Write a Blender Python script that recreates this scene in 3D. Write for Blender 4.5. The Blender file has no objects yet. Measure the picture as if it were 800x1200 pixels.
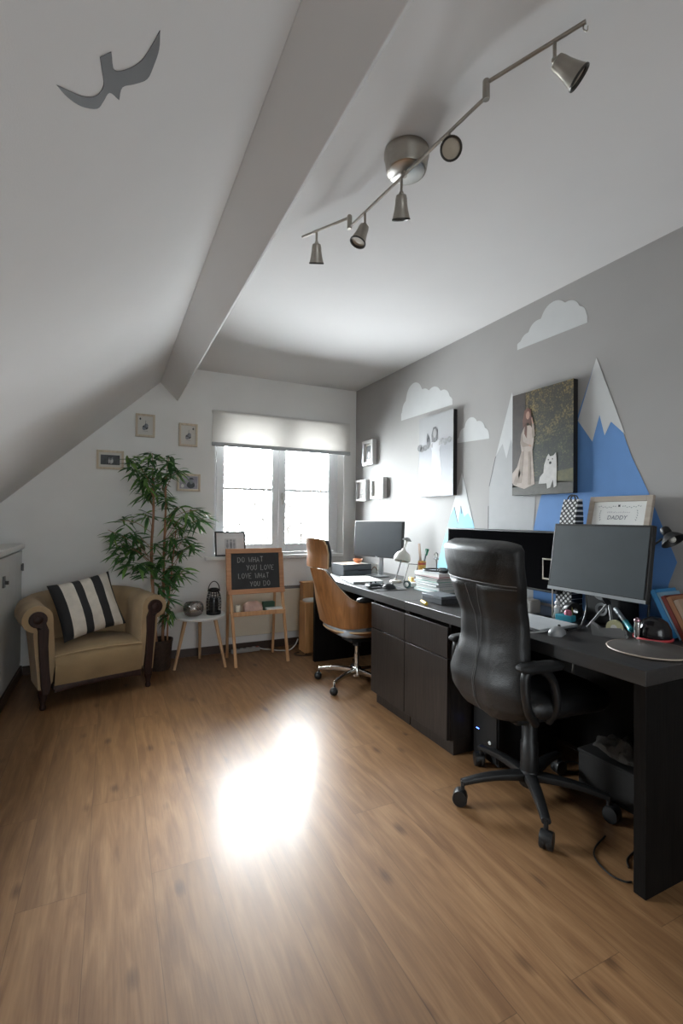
import bpy, bmesh, math, random
from mathutils import Vector, Matrix, noise
from mathutils.geometry import tessellate_polygon

SC = bpy.context.scene
COL = SC.collection
R = math.radians
rnd = random.Random(7)

# ------------------------------------------------------------------ materials
MATS = {}

def nt_new(name):
    m = bpy.data.materials.new(name)
    m.use_nodes = True
    nt = m.node_tree
    nt.nodes.clear()
    out = nt.nodes.new('ShaderNodeOutputMaterial')
    return m, nt, out

def mat(name, col, rough=.5, metal=0., spec=.5, noise_amt=.06, nscale=12., bump=0., bscale=200., sheen=0., coat=0., emit=None, estr=0.):
    """Principled surface with a gentle procedural tone variation and optional fine bump."""
    if name in MATS:
        return MATS[name]
    m, nt, out = nt_new(name)
    N = nt.nodes.new
    b = N('ShaderNodeBsdfPrincipled')
    b.inputs['Roughness'].default_value = rough
    b.inputs['Metallic'].default_value = metal
    b.inputs['Specular IOR Level'].default_value = spec
    if sheen:
        b.inputs['Sheen Weight'].default_value = sheen
    if coat:
        b.inputs['Coat Weight'].default_value = coat
        b.inputs['Coat Roughness'].default_value = .12
    tc = N('ShaderNodeTexCoord')
    nz = N('ShaderNodeTexNoise'); nz.inputs['Scale'].default_value = nscale; nz.inputs['Detail'].default_value = 4
    nt.links.new(tc.outputs['Object'], nz.inputs['Vector'])
    rp = N('ShaderNodeValToRGB')
    rp.color_ramp.elements[0].position = .3; rp.color_ramp.elements[1].position = .7
    rp.color_ramp.elements[0].color = (*[max(0, c*(1-noise_amt)) for c in col], 1)
    rp.color_ramp.elements[1].color = (*[min(1, c*(1+noise_amt)) for c in col], 1)
    nt.links.new(nz.outputs['Fac'], rp.inputs['Fac'])
    nt.links.new(rp.outputs['Color'], b.inputs['Base Color'])
    if bump:
        n2 = N('ShaderNodeTexNoise'); n2.inputs['Scale'].default_value = bscale; n2.inputs['Detail'].default_value = 3
        nt.links.new(tc.outputs['Object'], n2.inputs['Vector'])
        bp = N('ShaderNodeBump'); bp.inputs['Strength'].default_value = bump; bp.inputs['Distance'].default_value = .01
        nt.links.new(n2.outputs['Fac'], bp.inputs['Height'])
        nt.links.new(bp.outputs['Normal'], b.inputs['Normal'])
    if emit:
        b.inputs['Emission Color'].default_value = (*emit, 1)
        b.inputs['Emission Strength'].default_value = estr
    nt.links.new(b.outputs[0], out.inputs[0])
    MATS[name] = m
    return m

def wood(name, c0, c1, axis='Z', scale=6., rough=.45, stretch=14., spec=.4):
    """Wood grain running along one object axis."""
    if name in MATS:
        return MATS[name]
    m, nt, out = nt_new(name)
    N = nt.nodes.new; L = nt.links.new
    b = N('ShaderNodeBsdfPrincipled'); b.inputs['Roughness'].default_value = rough
    b.inputs['Specular IOR Level'].default_value = spec
    tc = N('ShaderNodeTexCoord'); mp = N('ShaderNodeMapping')
    s = {'X': (1, stretch, stretch), 'Y': (stretch, 1, stretch), 'Z': (stretch, stretch, 1)}[axis]
    mp.inputs['Scale'].default_value = s
    L(tc.outputs['Object'], mp.inputs['Vector'])
    nz = N('ShaderNodeTexNoise'); nz.inputs['Scale'].default_value = scale; nz.inputs['Detail'].default_value = 6
    nz.inputs['Distortion'].default_value = .6
    L(mp.outputs[0], nz.inputs['Vector'])
    rp = N('ShaderNodeValToRGB')
    rp.color_ramp.elements[0].position = .32; rp.color_ramp.elements[1].position = .68
    rp.color_ramp.elements[0].color = (*c0, 1); rp.color_ramp.elements[1].color = (*c1, 1)
    L(nz.outputs['Fac'], rp.inputs['Fac'])
    L(rp.outputs['Color'], b.inputs['Base Color'])
    bp = N('ShaderNodeBump'); bp.inputs['Strength'].default_value = .12; bp.inputs['Distance'].default_value = .004
    L(nz.outputs['Fac'], bp.inputs['Height']); L(bp.outputs['Normal'], b.inputs['Normal'])
    L(b.outputs[0], out.inputs[0])
    MATS[name] = m
    return m

# ------------------------------------------------------------------ mesh builder
ROOTM = {}

class MB:
    def __init__(self):
        self.v = []; self.f = []; self.mi = []; self.cur = 0

    def add(self, vs, fs, mi=None):
        b = len(self.v)
        self.v += [Vector(p) for p in vs]
        self.f += [tuple(b+i for i in f) for f in fs]
        self.mi += [self.cur if mi is None else mi]*len(fs)
        return self

    def box(self, lo, hi, M=None, mi=None):
        x0, y0, z0 = lo; x1, y1, z1 = hi
        vs = [Vector(p) for p in ((x0,y0,z0),(x1,y0,z0),(x1,y1,z0),(x0,y1,z0),(x0,y0,z1),(x1,y0,z1),(x1,y1,z1),(x0,y1,z1))]
        if M is not None: vs = [M @ p for p in vs]
        return self.add(vs, [(0,3,2,1),(4,5,6,7),(0,1,5,4),(1,2,6,5),(2,3,7,6),(3,0,4,7)], mi)

    def rings(self, rings, close=True, cap0=True, cap1=True, mi=None):
        n = len(rings[0]); vs = [p for r in rings for p in r]; fs = []
        for i in range(len(rings)-1):
            for j in range(n if close else n-1):
                k = (j+1) % n
                fs.append((i*n+j, i*n+k, (i+1)*n+k, (i+1)*n+j))
        if cap0: fs.append(tuple(range(n-1, -1, -1)))
        if cap1: fs.append(tuple((len(rings)-1)*n+j for j in range(n)))
        return self.add(vs, fs, mi)

    def lathe(self, prof, c=(0,0,0), axis=(0,0,1), n=24, cap0=True, cap1=True, mi=None, sx=1., sy=1.):
        ax = Vector(axis).normalized(); c = Vector(c)
        M = ax.to_track_quat('Z', 'Y').to_matrix()
        rs = []
        for r, h in prof:
            r = max(r, 1e-5)
            rs.append([c + M @ Vector((r*sx*math.cos(2*math.pi*j/n), r*sy*math.sin(2*math.pi*j/n), h)) for j in range(n)])
        return self.rings(rs, True, cap0, cap1, mi)

    def cyl(self, p0, p1, r0, r1=None, n=16, mi=None):
        p0 = Vector(p0); p1 = Vector(p1)
        r1 = r0 if r1 is None else r1
        d = p1-p0
        return self.lathe([(r0, 0), (r1, d.length)], p0, d, n, mi=mi)

    def tube(self, pts, r, n=8, mi=None, rr=None):
        pts = [Vector(p) for p in pts]; rs = []
        up = None
        for i, p in enumerate(pts):
            d = (pts[min(i+1, len(pts)-1)]-pts[max(i-1, 0)]).normalized()
            if up is None:
                up = Vector((0,0,1)) if abs(d.z) < .9 else Vector((1,0,0))
            a = d.cross(up)
            if a.length < 1e-4: a = d.cross(Vector((.3,.9,.1)))
            a.normalize(); b = d.cross(a).normalized(); up = a.cross(d) if False else -b if (-b).dot(up) > 0 else b
            q = r if rr is None else rr[i]
            rs.append([p + a*q*math.cos(2*math.pi*j/n) + up*q*math.sin(2*math.pi*j/n) for j in range(n)])
        return self.rings(rs, mi=mi)

    def sphere(self, c, r, s=(1,1,1), n=16, mi=None):
        c = Vector(c); m = n//2; rs = []
        for i in range(m+1):
            t = math.pi*i/m
            rr = max(math.sin(t), 1e-3)
            rs.append([c + Vector((r*s[0]*rr*math.cos(2*math.pi*j/n), r*s[1]*rr*math.sin(2*math.pi*j/n), -r*s[2]*math.cos(t))) for j in range(n)])
        return self.rings(rs, mi=mi)

    def prism(self, poly, o, u, w, t, mi=None):
        """polygon (2-D) on the plane o + a*u + b*w, extruded by vector t"""
        o, u, w, t = Vector(o), Vector(u), Vector(w), Vector(t)
        A = [o + u*a + w*b for a, b in poly]; n = len(A)
        B = [p+t for p in A]
        tri = tessellate_polygon([[Vector((a, b, 0)) for a, b in poly]])
        fs = []
        area = sum(poly[i][0]*poly[(i+1) % n][1]-poly[(i+1) % n][0]*poly[i][1] for i in range(n))
        for a, b, c in tri:
            fs += [(a, b, c), (n+c, n+b, n+a)]
        for i in range(n):
            j = (i+1) % n
            fs.append((i, j, n+j, n+i))
        return self.add(A+B, fs, mi)

    def grid(self, fn, nu, nv, mi=None, closeu=False):
        vs = [fn(i/nu, j/nv) for j in range(nv+1) for i in range(nu + (0 if closeu else 1))]
        w = nu if closeu else nu+1; fs = []; ms = []
        for j in range(nv):
            for i in range(nu):
                k = (i+1) % w
                fs.append((j*w+i, j*w+k, (j+1)*w+k, (j+1)*w+i))
        return self.add(vs, fs, mi)

    def build(self, name, mats, parent=None, smooth=True, bevel=0., bseg=2, sub=0, world=False, angle=38, solid=0., weld=False):
        me = bpy.data.meshes.new(name)
        vs = self.v
        if world and parent is not None:
            root = parent
            while root.parent is not None: root = root.parent
            Mi = ROOTM[root.name].inverted()
            vs = [Mi @ p for p in vs]
        me.from_pydata([tuple(p) for p in vs], [], self.f)
        if not isinstance(mats, (list, tuple)): mats = [mats]
        for m in mats: me.materials.append(m)
        for p, i in zip(me.polygons, self.mi): p.material_index = i
        bm = bmesh.new(); bm.from_mesh(me)
        if weld: bmesh.ops.remove_doubles(bm, verts=bm.verts, dist=1e-5)
        bmesh.ops.recalc_face_normals(bm, faces=bm.faces)
        bm.to_mesh(me); bm.free()
        o = bpy.data.objects.new(name, me); COL.objects.link(o)
        if parent is not None: o.parent = parent
        if bevel:
            md = o.modifiers.new('bevel', 'BEVEL'); md.width = bevel; md.segments = bseg; md.limit_method = 'ANGLE'; md.angle_limit = R(35)
        if solid:
            md = o.modifiers.new('solid', 'SOLIDIFY'); md.thickness = solid; md.offset = 0
        if sub:
            md = o.modifiers.new('sub', 'SUBSURF'); md.levels = sub; md.render_levels = sub
        if smooth:
            for p in me.polygons: p.use_smooth = True
            if not sub: me.set_sharp_from_angle(angle=R(angle))
        return o

def box(name, lo, hi, m, parent=None, bevel=.002, M=None, world=False):
    return MB().box(lo, hi, M).build(name, m, parent, bevel=bevel, world=world)

def thing(name, label, cat, loc=(0,0,0), rz=0., group=None):
    o = bpy.data.objects.new(name, None); COL.objects.link(o)
    o.empty_display_size = .1
    o.location = loc; o.rotation_euler = (0, 0, rz)
    o['label'] = label; o['category'] = cat
    if group: o['group'] = group
    ROOTM[o.name] = Matrix.Translation(Vector(loc)) @ Matrix.Rotation(rz, 4, 'Z')
    return o

def tag(o, label, cat, group=None):
    o['label'] = label; o['category'] = cat
    if group: o['group'] = group
    return o

def struct(o):
    o['kind'] = 'structure'
    return o

def recenter(o):
    """move a one-mesh thing's origin to the middle of its base"""
    vs = o.data.vertices
    lo = Vector([min(v.co[i] for v in vs) for i in range(3)]); hi = Vector([max(v.co[i] for v in vs) for i in range(3)])
    c = Vector(((lo.x+hi.x)/2, (lo.y+hi.y)/2, lo.z))
    o.data.transform(Matrix.Translation(-c)); o.location = c
    return o

def dup(root, loc, rz, label, group=None):
    r = root.copy(); COL.objects.link(r); r.location = loc; r.rotation_euler = (0, 0, rz); r['label'] = label
    if group: r['group'] = group
    ROOTM[r.name] = Matrix.Translation(Vector(loc)) @ Matrix.Rotation(rz, 4, 'Z')
    for ch in list(root.children):
        c = ch.copy(); COL.objects.link(c); c.parent = r
        for g in ch.children:
            d = g.copy(); COL.objects.link(d); d.parent = c
    return r

def lerp(a, b, t): return a+(b-a)*t
def interp(tab, z):
    """tab: list of (z, value...) sorted by z"""
    if z <= tab[0][0]: return tab[0][1:]
    for a, b in zip(tab, tab[1:]):
        if z <= b[0]:
            t = (z-a[0])/(b[0]-a[0]); t = t*t*(3-2*t)*.5+t*.5
            return tuple(lerp(p, q, t) for p, q in zip(a[1:], b[1:]))
    return tab[-1][1:]
def smooth_path(pts, n=6):
    pts = [Vector(p) for p in pts]; out = []
    P = [pts[0]*2-pts[1]]+pts+[pts[-1]*2-pts[-2]]
    for i in range(1, len(P)-2):
        for k in range(n):
            t = k/n; a, b, c, d = P[i-1], P[i], P[i+1], P[i+2]
            out.append(.5*((2*b)+(c-a)*t+(2*a-5*b+4*c-d)*t*t+(3*b-a-3*c+d)*t**3))
    out.append(pts[-1]); return out

# ------------------------------------------------------------------ camera
CAM_H = 1.215
cam_d = bpy.data.cameras.new('camera'); cam = bpy.data.objects.new('camera', cam_d); COL.objects.link(cam)
yaw, pit, rol = R(25.7), R(.67), R(.52)
fw = Vector((math.sin(yaw)*math.cos(pit), math.cos(yaw)*math.cos(pit), math.sin(pit)))
rt = Vector((math.cos(yaw), -math.sin(yaw), 0)); up = rt.cross(fw)
rt2 = rt*math.cos(rol)+up*math.sin(rol); up2 = up*math.cos(rol)-rt*math.sin(rol)
Mc = Matrix((rt2, up2, -fw)).transposed().to_4x4(); Mc.translation = (0, 0, CAM_H)
cam.matrix_world = Mc
cam_d.sensor_fit = 'VERTICAL'; cam_d.sensor_height = 36.; cam_d.lens = 560./1200*36.
cam_d.clip_start = .02; cam_d.clip_end = 200
SC.camera = cam
SC.view_settings.view_transform = 'Standard'
SC.view_settings.look = 'None'
SC.view_settings.gamma = 1
SC.view_settings.use_curve_mapping = False
SC.view_settings.exposure = -0.47
SC.cycles.use_denoising = True
SC.cycles.max_bounces = 10
SC.cycles.diffuse_bounces = 6
SC.cycles.glossy_bounces = 4
SC.cycles.transparent_max_bounces = 12
SC.cycles.sample_clamp_indirect = 8
SC.cycles.caustics_reflective = False
SC.cycles.caustics_refractive = False
SKY_FRONT, SKY_REAR = 155.0, 9.0
# ------------------------------------------------------------------ the setting
XR, YB, HC, YF, XK = 2.23, 4.31, 2.50, -1.7, -.60     # right wall, back wall, ceiling, rear wall, knee wall
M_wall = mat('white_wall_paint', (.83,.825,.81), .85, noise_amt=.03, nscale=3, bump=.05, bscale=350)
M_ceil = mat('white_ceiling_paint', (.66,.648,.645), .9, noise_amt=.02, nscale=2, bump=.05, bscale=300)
M_grey = mat('grey_wall_paint', (.345,.335,.325), .8, noise_amt=.03, nscale=3, bump=.05, bscale=350)
M_white = mat('white_gloss_paint', (.74,.74,.73), .35, noise_amt=.02)
M_board = mat('dark_brown_skirting', (.05,.027,.018), .4, noise_amt=.2)

def floor_mat():
    m, nt, out = nt_new('laminate_planks'); N = nt.nodes.new; L = nt.links.new
    b = N('ShaderNodeBsdfPrincipled')
    tc = N('ShaderNodeTexCoord')
    rot = N('ShaderNodeMapping'); rot.inputs['Rotation'].default_value = (0, 0, R(90)); rot.inputs['Location'].default_value = (.37, .055, 0)
    L(tc.outputs['Object'], rot.inputs['Vector'])
    def brick(c1, c2, mort):
        br = N('ShaderNodeTexBrick'); br.offset = .37; br.offset_frequency = 2
        br.inputs['Scale'].default_value = 1
        br.inputs['Brick Width'].default_value = 1.38; br.inputs['Row Height'].default_value = .194
        br.inputs['Mortar Size'].default_value = mort; br.inputs['Mortar Smooth'].default_value = .1; br.inputs['Bias'].default_value = 0
        br.inputs['Color1'].default_value = c1; br.inputs['Color2'].default_value = c2; br.inputs['Mortar'].default_value = (0,0,0,1)
        L(rot.outputs[0], br.inputs['Vector']); return br
    br = brick((0,0,0,1), (1,1,1,1), .0)
    seam = brick((1,1,1,1), (1,1,1,1), .0011)
    # shift the grain from plank to plank
    sh = N('ShaderNodeVectorMath'); sh.operation = 'MULTIPLY_ADD'
    L(br.outputs['Color'], sh.inputs[0]); sh.inputs[1].default_value = (3.1, 7.7, 0); L(tc.outputs['Object'], sh.inputs[2])
    def grain(sx, sy, sc, det, dist):
        mp = N('ShaderNodeMapping'); mp.inputs['Scale'].default_value = (sx, sy, 1); L(sh.outputs[0], mp.inputs['Vector'])
        nz = N('ShaderNodeTexNoise'); nz.inputs['Scale'].default_value = sc; nz.inputs['Detail'].default_value = det; nz.inputs['Distortion'].default_value = dist
        L(mp.outputs[0], nz.inputs['Vector']); return nz
    g1 = grain(9, 1, 2.2, 6, 1.2); g2 = grain(45, 2, 3.5, 4, .3)
    r1 = N('ShaderNodeValToRGB'); e = r1.color_ramp.elements
    e[0].position = .30; e[0].color = (.160,.080,.034,1); e[1].position = .70; e[1].color = (.262,.148,.070,1)
    x = e.new(.5); x.color = (.210,.111,.049,1)
    L(g1.outputs['Fac'], r1.inputs['Fac'])
    r2 = N('ShaderNodeValToRGB'); e = r2.color_ramp.elements
    e[0].position = .3; e[0].color = (.82,.80,.78,1); e[1].position = .62; e[1].color = (1,1,1,1)
    L(g2.outputs['Fac'], r2.inputs['Fac'])
    m1 = N('ShaderNodeMix'); m1.data_type = 'RGBA'; m1.blend_type = 'MULTIPLY'; m1.inputs['Factor'].default_value = 1
    L(r1.outputs[0], m1.inputs['A']); L(r2.outputs[0], m1.inputs['B'])
    # knots
    km = N('ShaderNodeMapping'); km.inputs['Scale'].default_value = (7.5, 3.4, 1); L(sh.outputs[0], km.inputs['Vector'])
    vo = N('ShaderNodeTexVoronoi'); vo.inputs['Scale'].default_value = 1.; L(km.outputs[0], vo.inputs['Vector'])
    r3 = N('ShaderNodeValToRGB'); e = r3.color_ramp.elements
    e[0].position = .04; e[0].color = (.46,.42,.40,1); e[1].position = .17; e[1].color = (1,1,1,1)
    kn = N('ShaderNodeMath'); kn.operation = 'MULTIPLY_ADD'; kn.inputs[1].default_value = .10; 
    L(g2.outputs['Fac'], kn.inputs[0]); L(vo.outputs['Distance'], kn.inputs[2])
    ks = N('ShaderNodeMath'); ks.operation = 'SUBTRACT'; ks.inputs[1].default_value = .05; L(kn.outputs[0], ks.inputs[0])
    L(ks.outputs[0], r3.inputs['Fac'])
    m2 = N('ShaderNodeMix'); m2.data_type = 'RGBA'; m2.blend_type = 'MULTIPLY'; m2.inputs['Factor'].default_value = 1
    L(m1.outputs['Result'], m2.inputs['A']); L(r3.outputs[0], m2.inputs['B'])
    # plank tone and seams
    r4 = N('ShaderNodeValToRGB'); e = r4.color_ramp.elements
    e[0].color = (.90,.89,.88,1); e[1].color = (1.06,1.05,1.04,1); L(br.outputs['Color'], r4.inputs['Fac'])
    m3 = N('ShaderNodeMix'); m3.data_type = 'RGBA'; m3.blend_type = 'MULTIPLY'; m3.inputs['Factor'].default_value = 1
    L(m2.outputs['Result'], m3.inputs['A']); L(r4.outputs[0], m3.inputs['B'])
    m4 = N('ShaderNodeMix'); m4.data_type = 'RGBA'; m4.blend_type = 'MULTIPLY'; m4.inputs['Factor'].default_value = .38
    L(m3.outputs['Result'], m4.inputs['A']); L(seam.outputs['Color'], m4.inputs['B'])
    L(m4.outputs['Result'], b.inputs['Base Color'])
    rr = N('ShaderNodeMapRange'); rr.inputs['To Min'].default_value = .44; rr.inputs['To Max'].default_value = .52
    L(g2.outputs['Fac'], rr.inputs['Value']); L(rr.outputs[0], b.inputs['Roughness'])
    b.inputs['Specular IOR Level'].default_value = .36
    b.inputs['Coat Weight'].default_value = .15; b.inputs['Coat Roughness'].default_value = .20; b.inputs['Coat IOR'].default_value = 1.45
    bp = N('ShaderNodeBump'); bp.inputs['Strength'].default_value = .10; bp.inputs['Distance'].default_value = .002
    L(g2.outputs['Fac'], bp.inputs['Height']); L(bp.outputs['Normal'], b.inputs['Normal'])
    L(b.outputs[0], out.inputs[0]); return m
M_floor = floor_mat()

struct(box('floor', (-1.3, YF-.15, -.1), (XR+.2, YB+.3, 0), M_floor, bevel=0))
SL = .94856                                             # pitch of the sloping ceiling
def slope_z(x): return 2.348+(x-.36)*SL
xs0 = .36+(.996-2.348)/SL                               # where the slope meets the knee-wall shelf
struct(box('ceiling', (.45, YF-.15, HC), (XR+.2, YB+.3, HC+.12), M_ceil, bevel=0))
# the slope, cut open for an added roof window, out of view low left
RX0, RX1, RY0, RY1 = -1.03, -.66, 2.30, 3.36
c = MB()
def slope_piece(xa, xb, ya, yb):
    c.prism([(xa, slope_z(xa)), (xb, slope_z(xb)), (xb, slope_z(xb)+.2), (xa, slope_z(xa)+.2)], (0, ya, 0), (1,0,0), (0,0,1), (0, yb-ya, 0))
slope_piece(xs0-.25, .36, YF-.1, RY0); slope_piece(xs0-.25, .36, RY1, YB+.1); slope_piece(xs0-.25, RX0, RY0, RY1); slope_piece(RX1, .36, RY0, RY1)
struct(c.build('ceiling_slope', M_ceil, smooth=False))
c = MB(); c.prism([(.36, 2.348), (.5, 2.205), (.657, 2.499), (.657, 2.62), (.36, 2.62)], (0, YF-.1, 0), (1,0,0), (0,0,1), (0, YB-YF+.2, 0))
struct(c.build('ceiling_beam', M_ceil, bevel=.004, smooth=False))

# back wall with its window opening
OX0, OX1, OZ0, OZ1 = .818, 2.098, .835, 2.148
c = MB()
c.box((-1.3, YB, -.1), (OX0, YB+.26, 2.7)); c.box((OX1, YB, -.1), (XR+.2, YB+.26, 2.7))
c.box((OX0, YB, -.1), (OX1, YB+.26, OZ0)); c.box((OX0, YB, OZ1), (OX1, YB+.26, 2.7))
struct(c.build('wall_back', M_wall, smooth=False))
struct(box('wall_right', (XR, YF-.15, -.1), (XR+.2, YB, 2.7), M_grey, bevel=0))
# rear wall behind the photographer, with an added wide glazed door for fill
DX0, DX1, DZ1 = -.2, 1.5, 2.05
c = MB()
c.box((-1.3, YF-.15, -.1), (DX0, YF, 2.7)); c.box((DX1, YF-.15, -.1), (XR+.2, YF, 2.7)); c.box((DX0, YF-.15, DZ1), (DX1, YF, 2.7))
struct(c.build('wall_rear', M_wall, smooth=False))
# knee wall under the slope with a low door to the eaves and a shelf on top
struct(box('wall_left', (XK-.5, YF, -.1), (XK-.02, YB, .96), M_wall, bevel=0))
M_knee = mat('off_white_panel_paint', (.62,.635,.63), .5, noise_amt=.03)
o = struct(box('trim_1', (xs0-.02, YF, .962), (XK+.012, YB, .996), M_white, bevel=.003))
d = struct(box('door_1', (XK-.02, 1.2, .085), (XK, YB-.03, .945), M_knee, bevel=.003))
h = MB(); h.box((XK-.001, 4.235, .80), (XK+.012, 4.265, .845)); h.cyl((XK+.008, 4.262, .795), (XK+.008, 4.262, .85), .006)
h.build('hinge', mat('dark_steel', (.09,.09,.09), .4, .8), d)
h = MB(); h.box((XK-.001, 3.56, .76), (XK+.01, 3.61, .83)); h.cyl((XK+.005, 3.585, .79), (XK+.03, 3.585, .79), .012)
h.build('latch', mat('dark_steel', (.09,.09,.09), .4, .8), d)
struct(box('baseboard_left', (XK-.02, YF, 0), (XK+.008, YB, .075), M_board, bevel=.003))
struct(box('baseboard_back', (XK+.01, YB-.014, 0), (XR, YB, .07), M_board, bevel=.003))
struct(box('baseboard_right', (XR-.014, YF, 0), (XR, YB-.015, .07), M_board, bevel=.003))

# ---- window: two casements, each with a glazing bar
M_frame = mat('window_frame_paint', (.80,.81,.82), .35, noise_amt=.02)
def glass_mat():
    m, nt, out = nt_new('window_glass'); N = nt.nodes.new; L = nt.links.new
    t = N('ShaderNodeBsdfTransparent'); g = N('ShaderNodeBsdfGlossy'); g.inputs['Roughness'].default_value = .02
    t.inputs['Color'].default_value = (.94,.96,.96,1)
    f = N('ShaderNodeFresnel'); f.inputs['IOR'].default_value = 1.45; mx = N('ShaderNodeMixShader')
    L(f.outputs[0], mx.inputs[0]); L(t.outputs[0], mx.inputs[1]); L(g.outputs[0], mx.inputs[2]); L(mx.outputs[0], out.inputs[0])
    return m
M_glass = glass_mat()
YW = YB+.15
win = MB()
win.box((OX0, YW, OZ0), (.86, YW+.07, OZ1)); win.box((2.06, YW, OZ0), (OX1, YW+.07, OZ1))
win.box((.86, YW, OZ0), (2.06, YW+.07, .875)); win.box((.86, YW, OZ1-.03), (2.06, YW+.07, OZ1))
win = struct(win.build('window_1', M_frame, bevel=.004))
def casement(x0, x1, gx0, gx1):
    s = MB(); y0, y1 = YW-.012, YW+.045
    s.box((x0, y0, .878), (gx0, y1, 2.118)); s.box((gx1, y0, .878), (x1, y1, 2.118))
    s.box((gx0, y0, .878), (gx1, y1, .958)); s.box((gx0, y0, 2.06), (gx1, y1, 2.118))
    s.box((gx0, y0+.012, 1.466), (gx1, y1-.01, 1.490))
    f = s.build('casement', M_frame, win, bevel=.004)
    MB().box((gx0-.005, YW+.012, .95), (gx1+.005, YW+.018, 2.066)).build('pane', M_glass, f, smooth=False)
    return f
casement(.862, 1.459, .935, 1.396); fr = casement(1.462, 2.058, 1.532, 1.992)
h = MB(); h.box((1.484, YW-.022, 1.385), (1.506, YW-.012, 1.45)); h.cyl((1.495, YW-.012, 1.42), (1.495, YW-.045, 1.42), .008)
h.box((1.487, YW-.052, 1.335), (1.503, YW-.040, 1.428))
h.build('handle', mat('brushed_steel', (.55,.53,.50), .35, .9), win, bevel=.002)
struct(box('trim_2', (.742, YB-.045, .826), (2.075, YW, .860), M_white, bevel=.006)).name = 'trim_2'
# roof window added out of view in the slope for fill light
ns_ = math.sqrt(1+SL*SL); Ln_ = (RX1-RX0)*ns_
Mr_ = Matrix.Translation((RX0, RY0, slope_z(RX0)+.12)) @ Matrix(((1/ns_,0,-SL/ns_,0),(0,1,0,0),(SL/ns_,0,1/ns_,0),(0,0,0,1)))
s = MB(); wd_ = RY1-RY0
s.box((0,0,0),(.05,wd_,.05),Mr_); s.box((Ln_-.05,0,0),(Ln_,wd_,.05),Mr_); s.box((.05,0,0),(Ln_-.05,.05,.05),Mr_); s.box((.05,wd_-.05,0),(Ln_-.05,wd_,.05),Mr_)
rw = struct(s.build('window_2_added', M_frame, bevel=.004))
MB().box((.045,.045,.02),(Ln_-.045,wd_-.045,.026),Mr_).build('pane', M_glass, rw, smooth=False)
# glazed door added unseen in the rear wall for fill light
gd = MB()
for x0, x1 in ((DX0, DX0+.07), ((DX0+DX1)/2-.05, (DX0+DX1)/2+.05), (DX1-.07, DX1)): gd.box((x0, YF-.12, 0), (x1, YF-.05, DZ1))
gd.box((DX0, YF-.12, DZ1-.07), (DX1, YF-.05, DZ1)); gd.box((DX0, YF-.12, 0), (DX1, YF-.05, .12))
gd = struct(gd.build('door_2_added', M_frame, bevel=.004))
MB().box((DX0+.05, YF-.088, .1), (DX1-.05, YF-.082, DZ1-.05)).build('pane', M_glass, gd, smooth=False)

# ------------------------------------------------------------------ daylight
w = bpy.data.worlds.new('overcast_sky'); SC.world = w; w.use_nodes = True
nt = w.node_tree; nt.nodes.clear(); N = nt.nodes.new
wo = N('ShaderNodeOutputWorld'); bg = N('ShaderNodeBackground')
tc = N('ShaderNodeTexCoord'); sp = N('ShaderNodeSeparateXYZ'); nt.links.new(tc.outputs['Generated'], sp.inputs[0])
mr = N('ShaderNodeValToRGB'); e = mr.color_ramp.elements
e[0].position = .0; e[0].color = (.49,.505,.52,1); e[1].position = 1; e[1].color = (.93,.965,1,1)
mrm = N('ShaderNodeMapRange'); mrm.inputs['From Min'].default_value = -.25; mrm.inputs['From Max'].default_value = .35
nt.links.new(sp.outputs['Z'], mrm.inputs['Value']); nt.links.new(mrm.outputs[0], mr.inputs['Fac'])
# brighter sky on the window side than behind the house
fy = N('ShaderNodeMapRange'); fy.inputs['From Min'].default_value = -.4; fy.inputs['From Max'].default_value = .4
fy.inputs['To Min'].default_value = SKY_REAR; fy.inputs['To Max'].default_value = SKY_FRONT
nt.links.new(sp.outputs['Y'], fy.inputs['Value'])
nt.links.new(mr.outputs[0], bg.inputs['Color']); nt.links.new(fy.outputs[0], bg.inputs['Strength'])
nt.links.new(bg.outputs[0], wo.inputs[0])
def portal(name, loc, rot, sx, sy):
    l = bpy.data.lights.new(name, 'AREA'); l.shape = 'RECTANGLE'; l.size = sx; l.size_y = sy; l.cycles.is_portal = True
    o = bpy.data.objects.new(name, l); COL.objects.link(o); o.location = loc; o.rotation_euler = rot
portal('window_daylight', ((OX0+OX1)/2, YW+.09, (OZ0+OZ1)/2), (R(-90), 0, 0), OX1-OX0, OZ1-OZ0)
l_ = portal('added_roof_daylight', Mr_ @ Vector((Ln_/2, wd_/2, .04)), (0, math.pi-math.atan(SL), 0) if False else (0, -math.atan(SL), 0), Ln_, wd_)  # samples sky light through the added roof window
portal('added_door_daylight', ((DX0+DX1)/2, YF-.14, DZ1/2), (R(90), 0, 0), DX1-DX0, DZ1)  # samples sky light through the added rear door
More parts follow.
